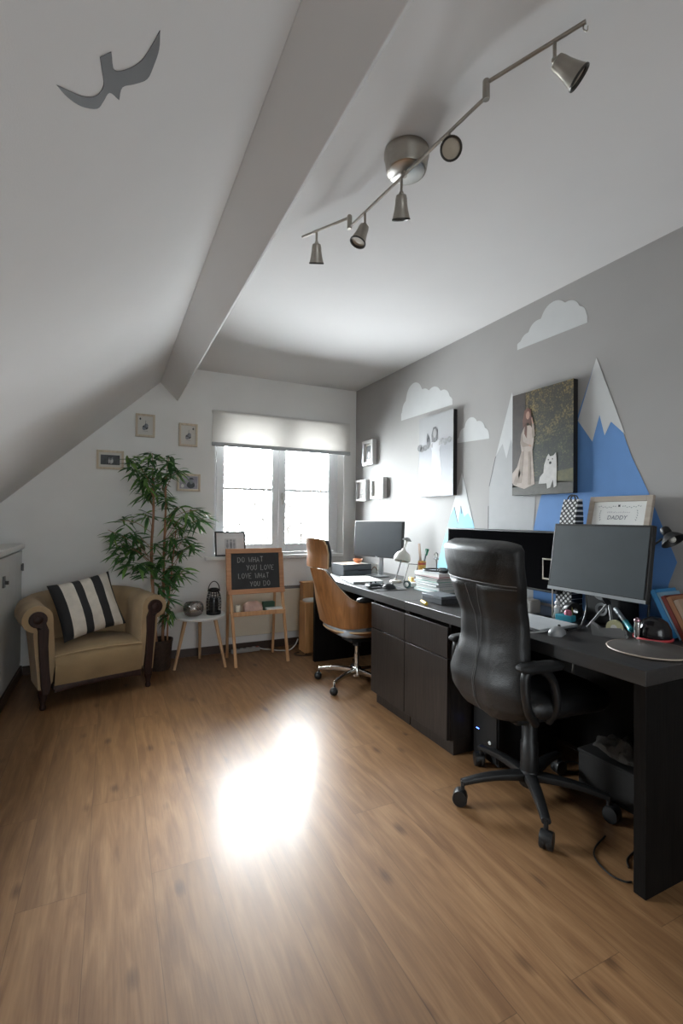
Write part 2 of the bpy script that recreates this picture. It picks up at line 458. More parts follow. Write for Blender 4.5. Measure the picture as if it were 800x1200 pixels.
# ------------------------------------------------------------------ desks
M_desk = wood('black_brown_wood', (.009,.0078,.0075), (.020,.017,.016), 'Y', 5, .44, 16, .85)
M_deskv = wood('black_brown_front', (.011,.0085,.0075), (.026,.020,.017), 'Z', 5, .42, 16, .45)
M_desk_shade = wood('black_brown_shaded', (.003,.0025,.0023), (.007,.0057,.005), 'Z', 5, .6, 16, .12)  # same wood darkened, putting the shade on unlit panels into its colour
X0, Y0, YS, YE, XD = 1.55, .96, 2.36, 3.76, 2.205
WC = .397
def desk(label, ya, yb, unit_far):
    t = thing('desk', label, 'desk', ((X0+XD)/2, (ya+yb)/2, 0), 0, 'black desks along the grey wall')
    k = dict(parent=t, world=True)
    g = .0012
    box('desktop', (X0, ya+g, .68), (XD, yb-g, .73), M_desk, bevel=.002, **k)
    uy0, uy1 = (yb-WC, yb-g) if unit_far else (ya+g, ya+WC)
    py0, py1 = (ya+g, ya+.042) if unit_far else (yb-.042, yb-g)
    box('side_panel', (X0+.002, py0, 0), (XD, py1, .68), M_desk_shade, bevel=.002, **k)
    bx = sorted((py1 if unit_far else py0, uy0 if unit_far else uy1))
    box('back_panel', (XD-.06, bx[0], .06), (XD-.042, bx[1], .68), M_desk_shade, bevel=.001, **k)
    cb = MB()
    cb.box((X0+.022, uy0, .08), (XD, uy0+.016, .68)); cb.box((X0+.022, uy1-.016, .08), (XD, uy1, .68))
    cb.box((X0+.022, uy0+.016, .08), (XD, uy1-.016, .097)); cb.box((XD-.012, uy0+.016, .097), (XD, uy1-.016, .68))
    cb.box((X0+.022, uy0+.016, .487), (XD-.012, uy1-.016, .503))
    cb.build('cabinet', M_deskv, bevel=.001, **k)
    box('plinth', (X0+.045, uy0+.004, 0), (XD-.01, uy1-.004, .08), M_deskv, bevel=.001, **k)
    dr = MB(); dr.box((X0+.001, uy0+.0025, .502), (X0+.021, uy1-.0025, .659)); dr.box((X0+.021, uy0+.02, .51), (XD-.06, uy1-.02, .64))
    dr.build('drawer', M_deskv, bevel=.0015, **k)
    box('door', (X0+.001, uy0+.0025, .084), (X0+.021, uy1-.0025, .496), M_deskv, bevel=.0015, **k)
    return t
desk('black-brown desk nearest the camera, with the black leather chair drawn up to it', Y0, YS, True)
desk('black-brown desk by the window, with the plywood swivel chair drawn up to it', YS, YE, False)

# ------------------------------------------------------------------ swivel chairs
def leather(name, c, rough=.33):
    if name in MATS: return MATS[name]
    m, nt, out = nt_new(name); N = nt.nodes.new; L = nt.links.new
    b = N('ShaderNodeBsdfPrincipled'); b.inputs['Base Color'].default_value = (*c, 1)
    tc = N('ShaderNodeTexCoord')
    vo = N('ShaderNodeTexVoronoi'); vo.inputs['Scale'].default_value = 260; L(tc.outputs['Object'], vo.inputs['Vector'])
    nz = N('ShaderNodeTexNoise'); nz.inputs['Scale'].default_value = 9; nz.inputs['Detail'].default_value = 5; nz.inputs['Distortion'].default_value = 1.2
    L(tc.outputs['Object'], nz.inputs['Vector'])
    ad = N('ShaderNodeMath'); ad.operation = 'MULTIPLY_ADD'; ad.inputs[1].default_value = 7.; L(nz.outputs['Fac'], ad.inputs[0]); L(vo.outputs['Distance'], ad.inputs[2])
    bp = N('ShaderNodeBump'); bp.inputs['Strength'].default_value = .16; bp.inputs['Distance'].default_value = .004
    L(ad.outputs[0], bp.inputs['Height']); L(bp.outputs['Normal'], b.inputs['Normal'])
    mr = N('ShaderNodeMapRange'); mr.inputs['To Min'].default_value = rough-.05; mr.inputs['To Max'].default_value = rough+.12
    L(nz.outputs['Fac'], mr.inputs['Value']); L(mr.outputs[0], b.inputs['Roughness'])
    L(b.outputs[0], out.inputs[0]); MATS[name] = m; return m
M_leather = leather('black_leather', (.0075,.0075,.008), .40)
M_blk = mat('black_plastic', (.010,.010,.0105), .40, spec=.4, noise_amt=.1)
M_blk_m = mat('matte_black_plastic', (.009,.009,.0095), .6, spec=.3, noise_amt=.1)
M_chrome = mat('polished_steel', (.70,.69,.67), .14, 1., noise_amt=.02)
M_seam = mat('leather_seam', (.10,.10,.10), .5)

def five_star(t, cx, cy, a0, rad, m, rw, ball, hub_z=.10, w0=.026, w1=.016, hub_r=.042):
    c0 = Vector((cx, cy, 0))
    hb = MB(); hb.lathe([(hub_r*.7, hub_z-.045), (hub_r, hub_z-.035), (hub_r, hub_z+.02), (hub_r*.8, hub_z+.035)], c0, n=24)
    hb.build('hub', m, t, bevel=.003, world=True)
    for k in range(5):
        a = a0+k*math.tau/5; d = Vector((math.cos(a), math.sin(a), 0)); s = Vector((-d.y, d.x, 0))
        rs = []
        for q in range(7):
            u = q/6; r = lerp(hub_r*.6, rad, u); ww = lerp(w0, w1, u); hh = lerp(.021, .012, u)
            zc = hub_z + .002 - .012*u + .012*math.sin(u*math.pi)
            ring = []
            for j in range(10):
                th = math.tau*j/10; ring.append(c0+d*r+s*ww*math.copysign(abs(math.cos(th))**.7, math.cos(th))+Vector((0,0,zc+hh*math.copysign(abs(math.sin(th))**.7, math.sin(th)))))
            rs.append(ring)
        lg = MB().rings(rs).build('leg', m, t, world=True)
        e = c0+d*(rad-.004); off = s*.0
        cs = MB()
        wc = e + d*(.012 if not ball else .006)
        if ball:
            cs.sphere(wc+Vector((0,0,rw)), rw, n=18)
            cs.cyl(e+Vector((0,0,rw*1.5)), e+Vector((0,0,hub_z-.005)), .006)
        else:
            ax = (s+d*.5).normalized()
            for q in (-1, 1):
                p = wc+Vector((0,0,rw))+ax*q*.013
                cs.lathe([(rw*.55, -.011), (rw*.92, -.0095), (rw, -.005), (rw, .005), (rw*.92, .0095), (rw*.5, .011)], p, ax, 22)
            cs.lathe([(rw*.9, -.0225), (rw*.95, -.015), (rw*.95, .015), (rw*.9, .0225)], wc+Vector((0,0,rw*1.25)), ax, 16)
            cs.cyl(e+Vector((0,0,rw*1.3)), e+Vector((0,0,hub_z-.004)), .009)
        cs.build('caster', M_blk, lg, world=True)

# -- black leather executive chair
CX, CY = 1.647, 1.522
t = thing('office_chair', 'black high-backed leather office chair on a black five-star base', 'chair', (CX, CY, 0))
HB = [(.375,.205,1.435,.012),(.40,.240,1.412,.012),(.46,.252,1.384,.012),(.53,.250,1.372,.010),(.62,.228,1.385,.004),(.71,.206,1.400,0),(.80,.206,1.398,.004),(.88,.224,1.380,.014),(.96,.246,1.356,.010),(1.04,.254,1.338,.008),(1.09,.256,1.333,.006),(1.115,.252,1.338,.006),(1.128,.238,1.348,.006)]
YB0 = CY+.024; ZB = .375
def chair_back(u, v):
    # u runs round the section (0-.5 rear face, .5-1 front face), v up
    z = lerp(ZB, 1.128, v); hw, xb, oy = interp(HB, z)
    s = math.sin(u*math.tau); c = math.cos(u*math.tau)         # c=-1 rear, +1 front
    th = .044*min(1, (v/.05+.25))*min(1, ((1-v)/.05+.3))
    yy = math.copysign(abs(s)**.42, s)                          # superellipse section
    xx = math.copysign(abs(c)**.60, c)
    y = YB0+oy+hw*yy
    wrap = .034*abs(yy)**2.2
    x = xb+.047+th*xx+wrap
    zz = z
    if z > 1.05: zz = z-.016*abs(yy)**6*(z-1.05)/.078
    if z < .50: zz = z+.055*(yy*yy)*(1-(z-ZB)/.125)
    if xx < 0:
        f = -xx
        tt = yy                                                 # +1 far side, -1 near side
        if z < .945:                                            # centre gather under the yoke seam
            k = (.945-z)/.56
            hw_v = .16*max(0, 1-k*1.9)+.03                      # half width of the valley, a V closing downwards
            x += f*.020*math.exp(-(abs(tt-.02)/hw_v)**2.5)
            x += f*.006*math.sin(z*46+3*tt)*max(0, abs(tt)-.35)*(1 if .55 < z < .80 else .3)
            x -= f*.010*math.exp(-((tt-.5)/.3)**2)+f*.010*math.exp(-((tt+.45)/.3)**2)
        x += f*.008*math.exp(-((z-.948)/.012)**2)
    return Vector((x, y, zz))
b = MB(); b.grid(chair_back, 72, 64, closeu=True)
n = 72
b.f.append(tuple(range(n-1, -1, -1))); b.mi.append(0); b.f.append(tuple(64*n+i for i in range(n))); b.mi.append(0)
bk = b.build('backrest', M_leather, t, world=True, angle=80)
def on_back(tt, z):   # a point just off the rear face
    lo_, hi_ = .25, .75
    for i in range(40):
        mid = (lo_+hi_)/2; p = chair_back(mid, (z-ZB)/(1.128-ZB))
        q_ = interp(HB, z)
        if (p.y-YB0-q_[2])/q_[0] > tt: lo_ = mid
        else: hi_ = mid
    return p+Vector((-.0015, 0, 0))
sm = MB()
sm.tube([on_back(-.97+1.94*i/40, .955) for i in range(41)], .0022, 6)
sm.tube([on_back(-.97+1.94*i/40, .942) for i in range(41)], .0013, 6)
for s in (-1, 1):
    pts = []
    for i in range(25):
        z = lerp(.935, .405, i/24); k = (.945-z)/.56
        pts.append(on_back(.02+s*(.16*max(0, 1-k*1.9)+.022), z))
    sm.tube(pts, .0016, 6)
sm.build('seam', M_seam, bk, world=True)
s = MB()
def seat_fn(u, v):
    a = u*math.tau; w = v
    zs = [(0,.0),(.12,.85),(.3,1),(.62,1),(.85,.93),(1,.0)]
    return None
def cushion(x0, x1, y0, y1, z0, z1, crown=.02, e=.35, nu=48, nv=14):
    mb = MB(); cx, cy = (x0+x1)/2, (y0+y1)/2; hx, hy = (x1-x0)/2, (y1-y0)/2; rs = []
    for j in range(nv+1):
        ph = -math.pi/2+math.pi*j/nv
        rr = abs(math.cos(ph))**.35; zz = math.copysign(abs(math.sin(ph))**.8, math.sin(ph)); ring = []
        if j in (0, nv): rr = .02
        for i in range(nu):
            a = math.tau*i/nu
            ring.append(Vector((cx+hx*rr*math.copysign(abs(math.cos(a))**e, math.cos(a)), cy+hy*rr*math.copysign(abs(math.sin(a))**e, math.sin(a)), (z0+z1)/2+(z1-z0)/2*zz+(crown*(1-rr*rr) if zz > 0 else 0))))
        rs.append(ring)
    mb.rings(rs); return mb
cushion(1.445, 1.90, CY-.235, CY+.255, .425, .535, .01).build('seat', M_leather, t, world=True, angle=60)
MB().box((1.50, CY-.10, .372), (1.78, CY+.11, .43)).build('mechanism', M_blk_m, t, bevel=.012, world=True)
cl = MB(); cl.lathe([(.036, .105), (.038, .12), (.037, .25), (.033, .255), (.032, .375)], (CX, CY, 0), n=24)
cl.build('gas_column', M_blk, t, world=True)
for sy in (-1, 1):
    yc = CY+.010+(.228 if sy > 0 else -.245)
    path = smooth_path([(1.56, yc-sy*.03, .43), (1.575, yc, .50), (1.555, yc, .60), (1.50, yc, .645), (1.44, yc, .64), (1.425, yc, .60), (1.44, yc, .50), (1.50, yc-sy*.03, .43)], 5)
    ar = MB(); rs = []
    ar.tube(path, .017, 10)
    a = ar.build('armrest', M_blk, t, world=True)
    cushion(1.395, 1.60, yc-.032, yc+.032, .640, .672, .004, .5, 32, 8).build('arm_pad', M_blk_m, a, world=True)
lv = MB(); lv.tube([(1.62, CY+.1, .40), (1.60, CY+.24, .40), (1.58, CY+.29, .41)], .005, 6); lv.build('lever', M_blk, t, world=True)
five_star(t, CX, CY, R(162+7), .305, M_blk, .031, False, .105, .028, .018)
t.rotation_euler.z = R(-7)

# -- bent plywood swivel chair
PX, PY = 1.637, 3.121
M_ply = wood('walnut_plywood', (.16,.066,.022), (.29,.128,.046), 'Z', 3.2, .32, 9, .5)
M_plye = mat('pale_plywood_edge', (.52,.36,.20), .4)
t = thing('office_chair', 'swivel chair with a bent walnut plywood shell, headrest and chrome star base', 'chair', (PX, PY, 0))
def lo(x, y, z): return Vector((PX+x, PY+y, z))
def shell_top(s):   # s 0 at the back, 1 at the arm front
    if s < .26: return .862-.006*(s/.26)**2
    if s < .60:
        k = (s-.26)/.34; k = k*k*(3-2*k); return lerp(.856, .648, k)
    return .648-.012*(s-.60)/.40
def shell_bot(s): return .452+.012*s - (.0 if s < .9 else .0)
def shell_plan(u):
    """half-plan: back middle, round the corner, along the arm"""
    s = abs(u); sg = 1 if u >= 0 else -1
    W = .262; xb = -.252; xf = .10
    if s < .30: y = s/.30*.150; x = xb+.012*(s/.30)**2
    elif s < .62:
        a = (s-.30)/.32*math.pi/2; y = .150+(W-.150)*math.sin(a); x = xb+.012+.135*(1-math.cos(a))
    else: y = W; x = lerp(xb+.147, xf, (s-.62)/.38)
    return x, y*sg
def shell_pt(u, w, off=0.):
    s = abs(u); x, y = shell_plan(u); zb, zt = shell_bot(s), shell_top(s); z = lerp(zb, zt, w)
    h = (z-.45)/.41
    lean = -.125*h*max(0, 1-s/.75)
    taper = 1-.27*max(0, (z-.62)/.24)*(1-min(1, s*1.0)*.0)
    if z < .62: taper = 1-.06*((.62-z)/.17)**2
    return lo(x+lean+.012*(1-h)**2, y*taper, z)
def shell_mb(thick, inner):
    g = MB()
    def fn(a, w):
        u = -1+2*a; p = shell_pt(u, w); q = shell_pt(min(1, u+.01), w); r_ = shell_pt(max(-1, u-.01), w)
        tan = q-r_; nrm = Vector((tan.y, -tan.x, 0)).normalized()
        return p + nrm*(thick if inner else 0)
    return fn
fo, fi = shell_mb(0, False), shell_mb(.011, True)
g = MB(); g.grid(fo, 72, 20, mi=0); nb = len(g.v); g.grid(fi, 72, 20, mi=0)
W1 = 73
for i in range(72):
    g.f.append((i, i+1, nb+i+1, nb+i)); g.mi.append(1)
    a = 20*W1+i; g.f.append((a, a+1, nb+a+1, nb+a)); g.mi.append(1)
for j in range(20):
    for i in (0, 72):
        a = j*W1+i; g.f.append((a, a+W1, nb+a+W1, nb+a)); g.mi.append(1)
g.build('shell', [M_ply, M_plye], t, world=True, angle=50)
# padding inside the shell
pd = MB(); f2, f3 = shell_mb(.013, True), shell_mb(.045, True)
def pf(f):
    return lambda a, w: f(.15+.70*a, .04+.93*w)
pd.grid(pf(f2), 40, 14); nb = len(pd.v); pd.grid(pf(f3), 40, 14)
for i in range(40):
    pd.f.append((i, i+1, nb+i+1, nb+i)); a = 14*41+i; pd.f.append((a, a+1, nb+a+1, nb+a))
    pd.mi += [0, 0]
for j in range(14):
    for i in (0, 40):
        a = j*41+i; pd.f.append((a, a+41, nb+a+41, nb+a)); pd.mi.append(0)
pd.build('back_cushion', M_leather, t, world=True, angle=50)
# headrest: a curved plywood panel with a pad
def head(off0):
    def fn(a, w):
        u = -1+2*a; z = lerp(.868, 1.072, w); hw = lerp(.188, .178, w)
        cor = 1 if w < .82 else math.sqrt(max(0, 1-((w-.82)/.18*.75)**2))
        y = u*hw*(.86+.14*cor); x = -.372+.045*u*u+.012*(1-abs(2*w-1))-.018*w
        return lo(x+off0, y, z-(.022*(abs(u)**6) if w > .8 else 0))
    return fn
g = MB(); g.grid(head(0), 28, 10, mi=0); nb = len(g.v); g.grid(head(.011), 28, 10, mi=0)
for i in range(28):
    g.f.append((i, i+1, nb+i+1, nb+i)); a = 10*29+i; g.f.append((a, a+1, nb+a+1, nb+a)); g.mi += [1, 1]
for j in range(10):
    for i in (0, 28):
        a = j*29+i; g.f.append((a, a+29, nb+a+29, nb+a)); g.mi.append(1)
hr = g.build('headrest', [M_ply, M_plye], t, world=True, angle=50)
g = MB(); h0, h1 = head(.012), head(.050)
g.grid(lambda a, w: h0(.03+.94*a, .02+.97*w), 24, 8); nb = len(g.v); g.grid(lambda a, w: h1(.06+.88*a, .06+.90*w), 24, 8)
for i in range(24):
    g.f.append((i, i+1, nb+i+1, nb+i)); a = 8*25+i; g.f.append((a, a+1, nb+a+1, nb+a)); g.mi += [0, 0]
for j in range(8):
    for i in (0, 24):
        a = j*25+i; g.f.append((a, a+25, nb+a+25, nb+a)); g.mi.append(0)
g.build('headrest_pad', M_leather, hr, world=True, angle=60)
box('headrest_bracket', lo(-.345, -.03, .82), lo(-.335, .03, .92), M_blk, t, .002, world=True)
# seat: cushion over a dished plywood pan
cushion(PX-.215, PX+.235, PY-.225, PY+.225, .462, .545, .012).build('seat', M_leather, t, world=True, angle=60)
pan = MB()
def pan_fn(off):
    def fn(a, v):
        th = a*math.tau; r = v
        ex, ey = .245*r, .240*r
        return lo(.01+ex*math.copysign(abs(math.cos(th))**.75, math.cos(th)), ey*math.copysign(abs(math.sin(th))**.75, math.sin(th)), .350+.072*r**3.2+off)
    return fn
g = MB(); g.grid(pan_fn(0), 40, 8, mi=0, closeu=True); nb = len(g.v); g.grid(pan_fn(.011), 40, 8, mi=0, closeu=True)
for i in range(40):
    a = 8*40+i; a2 = 8*40+(i+1) % 40; g.f.append((a, a2, nb+a2, nb+a)); g.mi.append(1)
g.build('seat_pan', [M_ply, M_plye], t, world=True, angle=50)
cushion(PX-.205, PX+.225, PY-.212, PY+.212, .372, .470, 0).build('seat_underside', mat('painted_underside_sheen', (.33,.36,.40), .3), t, world=True, angle=60)  # pale blue-grey paints in the reflection on the seat's shiny underside
for sy in (-1, 1):
    p = cushion(PX-.135, PX+.11, PY+sy*.255-.030, PY+sy*.255+.030, .636, .672, .004, .5, 28, 8); p.build('arm_pad', M_leather, t, world=True, angle=60)
MB().box(lo(-.09, -.08, .318), lo(.11, .08, .352)).build('mechanism', M_blk_m, t, bevel=.01, world=True)
g = MB(); g.lathe([(.021, .09), (.021, .22), (.016, .222), (.016, .32)], (PX, PY, 0), n=20); g.lathe([(.03,.28),(.03,.32)], (PX, PY, 0), n=20, mi=1)
g.build('gas_column', [M_chrome, M_blk], t, world=True)
five_star(t, PX, PY, R(139), .294, M_chrome, .029, True, .092, .018, .011, .034)
# ------------------------------------------------------------------ the tub armchair
M_velvet = mat('olive_tan_velvet', (.34,.236,.13), .8, sheen=.08, noise_amt=.16, nscale=7, bump=.12, bscale=500)
M_velvet2 = mat('olive_velvet_seat', (.265,.18,.09), .8, sheen=.08, noise_amt=.14, nscale=7, bump=.12, bscale=500)
M_mahog = wood('dark_mahogany', (.014,.0055,.0042), (.032,.012,.0085), 'Z', 5, .5, 10, .3)
t = thing('armchair', 'olive velvet tub armchair with scrolled arms and dark wood trim', 'armchair', (-.056, 3.57, 0), R(16))
def tub_path(u):
    """inner face of arms and back, u -1 (left front) .. 1 (right front); returns point and outward normal"""
    W, D0, DB = .272, .20, .455
    s = abs(u); sg = 1 if u >= 0 else -1
    if s > .62:
        y = lerp(D0, 0, (s-.62)/.38); return Vector((sg*W, y, 0)), Vector((sg, 0, 0))
    a = s/.62*math.pi/2
    e = .78
    x = W*math.sin(a)**e; y = D0+(DB-D0)*math.cos(a)**e
    nx, ny = (max(math.sin(a), 1e-6)**(2-e))/W, (max(math.cos(a), 1e-6)**(2-e))/(DB-D0)
    return Vector((sg*x, y, 0)), Vector((sg*nx, ny, 0)).normalized()
def tub_prof(u):
    s = abs(u); zc = .568+.030*max(0, 1-s/.6)**1.0; r = .084; P = []
    lean = .05*max(0, 1-s/.6)
    P.append((.0, .17)); P.append((-.012, .30)); P.append((-.006, .42)); P.append((.0, .50))
    for k in range(13):
        a = math.pi-k*(math.pi*1.42)/12
        P.append((.086+r*math.cos(a), zc+r*math.sin(a)))
    P += [(.108, .47), (.098, .35), (.085, .22), (.078, .13), (.02, .13)]
    return [(n+lean*max(0, (z-.3)/.3), z) for n, z in P]
def tub_pt(u, i, prof=None, out=0.):
    p, n = tub_path(u); P = tub_prof(u) if prof is None else prof
    nn, z = P[i]
    pleat = 0
    s = abs(u)
    if .18 < s < .62 and z > .2 and nn < .15:
        pleat = .008*abs(math.sin((s-.18)/.44*math.pi*3))-.006
    return p+n*(nn-pleat)+Vector((0, 0, z))
rs = [[tub_pt(-1+2*k/72, i) for i in range(len(tub_prof(0)))] for k in range(73)]
tb = MB().rings(rs, True, True, True).build('upholstery', M_velvet, t, angle=60)
# front facings of the arms: scroll and post in dark wood
for sg in (-1, 1):
    f = MB()
    cx = sg*(.272+.086); P = []
    poly = []
    for k in range(15):
        a = -.45*math.pi+ k*(1.62*math.pi)/14
        poly.append((.086+.05*math.cos(a), .568+.05*math.sin(a)))
    poly += [(.028, .50), (.030, .40), (.022, .25), (.012, .155), (.022, .10), (.058, .10), (.066, .155), (.072, .25), (.082, .40), (.086, .5)]
    poly = [(sg*(.272+a), z) for a, z in poly]
    f.prism(poly, (0, .002, 0), (1,0,0), (0,0,1), (0, -.024, 0))
    f.lathe([(.0, .029), (.020, .028), (.028, .022), (.028, 0)], (cx, 0, .568), (0,-1,0), 24)
    f.build('arm_facing', M_mahog, t, bevel=.004)
sb = MB(); rs = []
# apron rail under the seat, gently bowed
for k in range(25):
    x = -.262+.524*k/24; bow = .018*(1-(x/.262)**2)
    rs.append([Vector((x, -.012-bow*.6, .150)), Vector((x, -.020-bow*.6, .135)), Vector((x, -.016-bow*.5, .100+.018*(1-(x/.262)**2))), Vector((x, .02, .100+.018*(1-(x/.262)**2))), Vector((x, .02, .150))])
sb.rings(rs); sb.box((-.27, .0, .118), (.27, .40, .148)); sb.build('apron', M_mahog, t, angle=50)
# seat with a crowned top and rolled front edge
def seat(u, v):
    a = u*math.tau
    return None
rs = []
prof = [(.0,.145,-.022),(.4,.145,-.024),(.85,.15,-.030),(1,.20,-.036),(1,.27,-.036),(.985,.315,-.026),(.95,.335,-.004),(.6,.352,.05),(.0,.358,.10)]
sm_ = MB()
def seat_pt(i, j):
    # i across -1..1, j profile from front-bottom over the top to the back
    pr = [(-.018,.145),(-.026,.17),(-.032,.22),(-.034,.27),(-.030,.305),(-.016,.325),(.02,.336),(.10,.344),(.20,.346),(.30,.344),(.40,.340),(.448,.336)]
    y, z = pr[j]; x = i*.266
    crown = .014*(1-i*i) if j > 4 else 0
    yb = y
    if j >= 8: yb = min(y, .20+.255*max(0, 1-abs(i)**2.4)**.42-.006)
    return Vector((x, yb-.006*(1-i*i)*(1 if j < 6 else 0), z+crown))
nu = 24
for j in range(12): sm_.v += [seat_pt(-1+2*i/nu, j) for i in range(nu+1)]
for j in range(11):
    for i in range(nu):
        sm_.f.append((j*(nu+1)+i, j*(nu+1)+i+1, (j+1)*(nu+1)+i+1, (j+1)*(nu+1)+i)); sm_.mi.append(0)
st = sm_.build('seat', M_velvet2, t, angle=80)
pp = MB(); pp.tube([seat_pt(-1+2*i/nu, 5)+Vector((0, -.004, .002)) for i in range(nu+1)], .0045, 6); pp.build('piping', M_velvet, st)
def chair_leg(x, y, h=.105):
    l = MB(); l.lathe([(.012, 0), (.017, .006), (.019, .02), (.014, .034), (.017, .055), (.026, .085), (.030, h)], (x, y, 0), n=16); l.build('leg', M_mahog, t)
for x, y, h in ((-.322, .012, .13), (.322, .012, .13), (-.26, .40, .135), (.26, .40, .135)): chair_leg(x, y, h)

# striped cushion leaning on the armchair's back
M_cream = mat('cream_cotton', (.58,.53,.46), .9, sheen=.2, noise_amt=.08, nscale=25, bump=.25, bscale=120)
M_black_c = mat('black_cotton', (.016,.016,.017), .85, noise_amt=.1, bump=.2, bscale=120)
cu = MB(); NU = 40; NV = 24; SW = .205
marks = [.15, .36, .47, .66, .81, .95]
def cush_pt(a, b, side):
    x, y = 2*a-1, 2*b-1
    th = .075*max(0, (1-abs(x)**2.6))**.5*max(0, (1-abs(y)**2.6))**.5
    pinch = 1-.07*(1-abs(x*y))*0
    X = SW*x*(1-.07*(1-y*y)); Y = SW*y*(1-.07*(1-x*x))
    wr = .016*noise.noise(Vector((x*3.4+y*1.2, y*2.0, side*2)))*(1-abs(x)**4)*(1-abs(y)**4)
    return Vector((X, side*(th+wr), Y))
for side in (1, -1):
    b0 = len(cu.v); cu.v += [cush_pt(i/NU, j/NV, side) for j in range(NV+1) for i in range(NU+1)]
    for j in range(NV):
        for i in range(NU):
            cu.f.append((b0+j*(NU+1)+i, b0+j*(NU+1)+i+1, b0+(j+1)*(NU+1)+i+1, b0+(j+1)*(NU+1)+i))
            q = (i+.5)/NU; k = sum(q > m_ for m_ in marks); cu.mi.append(k % 2)
cb = cu.build('cushion', [M_black_c, M_cream], None, weld=True, angle=70)
tag(cb, 'square black and cream striped cushion leaning in the olive armchair', 'cushion')
Ml = Matrix.Translation((-.056, 3.57, 0)) @ Matrix.Rotation(R(16), 4, 'Z') @ Matrix.Translation((-.018, .252, .583)) @ Matrix.Rotation(R(-24), 4, 'X') @ Matrix.Rotation(R(-11), 4, 'Y')
cb.matrix_world = Ml

# ------------------------------------------------------------------ bamboo in its pot
M_pot = mat('dark_brown_woven_pot', (.045,.026,.018), .6, noise_amt=.3, nscale=40, bump=.6, bscale=90)
M_soil = mat('potting_soil', (.03,.02,.014), .95, noise_amt=.4, nscale=60)
M_cane = wood('bamboo_cane', (.22,.10,.05), (.40,.21,.11), 'Z', 4, .5, 8)
def leaf_mat():
    m, nt, out = nt_new('bamboo_leaf'); N = nt.nodes.new; L = nt.links.new
    b = N('ShaderNodeBsdfPrincipled'); b.inputs['Roughness'].default_value = .45; b.inputs['Specular IOR Level'].default_value = .35
    g = N('ShaderNodeNewGeometry'); rp = N('ShaderNodeValToRGB'); e = rp.color_ramp.elements
    e[0].color = (.036,.10,.034,1); e[1].color = (.22,.40,.10,1); x = e.new(.7); x.color = (.078,.195,.058,1)
    L(g.outputs['Random Per Island'], rp.inputs['Fac']); L(rp.outputs[0], b.inputs['Base Color'])
    tr = N('ShaderNodeBsdfTranslucent'); L(rp.outputs[0], tr.inputs['Color']); mx = N('ShaderNodeMixShader'); mx.inputs[0].default_value = .30
    L(b.outputs[0], mx.inputs[1]); L(tr.outputs[0], mx.inputs[2]); L(mx.outputs[0], out.inputs[0]); return m
M_leaf = leaf_mat()
PB = Vector((.362, 4.055, 0))
t = thing('potted_bamboo', 'tall leafy bamboo plant in a dark brown pot behind the armchair', 'plant', PB)
pm = MB(); pm.lathe([(.072, 0), (.078, .01), (.094, .215), (.098, .222), (.098, .238), (.088, .238), (.084, .20), (.02, .198)], (0,0,0), n=32, cap1=True)
pm.build('pot', M_pot, t)
sm_ = MB(); sm_.lathe([(.0, .212), (.05, .214), (.0845, .206)], (0,0,0), n=24, cap0=False, cap1=False); sm_.build('soil', M_soil, t)
canes = [[(-.03,0,.20),(-.06,-.02,.62),(-.075,-.03,.95),(-.065,-.05,1.25),(-.075,-.05,1.55)],
         [(.02,.01,.20),(.02,-.02,.60),(.018,-.03,.95),(.025,-.04,1.25),(.02,-.04,1.52)],
         [(.05,-.03,.20),(.055,-.05,.50),(.075,-.06,.80),(.10,-.08,1.10)]]
for pth, r in zip(canes, (.0135, .012, .007)):
    sp_ = smooth_path(pth, 8)
    c = MB(); c.tube(sp_, r, 10, rr=[r*(1.18 if i % 5 == 0 else 1)*(1-.45*i/len(sp_)) for i in range(len(sp_))]); c.build('cane', M_cane, t)
CL = [(0.1,1.66),(0.28,1.7),(0.4,1.68),(0.13,1.57),(0.22,1.53),(0.32,1.59),(0.4,1.56),(0.35,1.47),(0.46,1.57),(0.23,1.46),(0.23,1.38),(0.24,1.23),(0.3,1.41),(0.38,1.36),(0.48,1.29),(0.43,1.19),(0.54,1.24),(0.66,1.27),(0.68,1.2),(0.63,1.18),(0.52,1.12),(0.55,1.05),(0.58,1.0),(0.52,0.95),(0.43,1.05),(0.44,0.96),(0.32,1.0),(0.06,1.18),(-0.02,1.11),(0.02,1.06),(0.12,1.08),(0.05,0.99),(0.02,0.95),(0.14,0.95),(0.18,1.03),(0.11,0.83),(0.15,0.89),(0.23,0.84),(0.13,0.74),(0.23,0.78),(0.3,0.83),(0.36,0.89),(0.41,0.82),(0.53,0.79),(0.48,0.75),(0.35,0.74),(0.42,0.68),(0.25,0.69),(0.48,0.62),(0.46,0.55),(0.34,0.67),(0.43,0.5),(0.42,0.44),(.30,.60),(.38,.60),(.36,.53)]
SX_, SY_ = .662, 4.02
lf = MB(); tw = MB()
pr = random.Random(11)
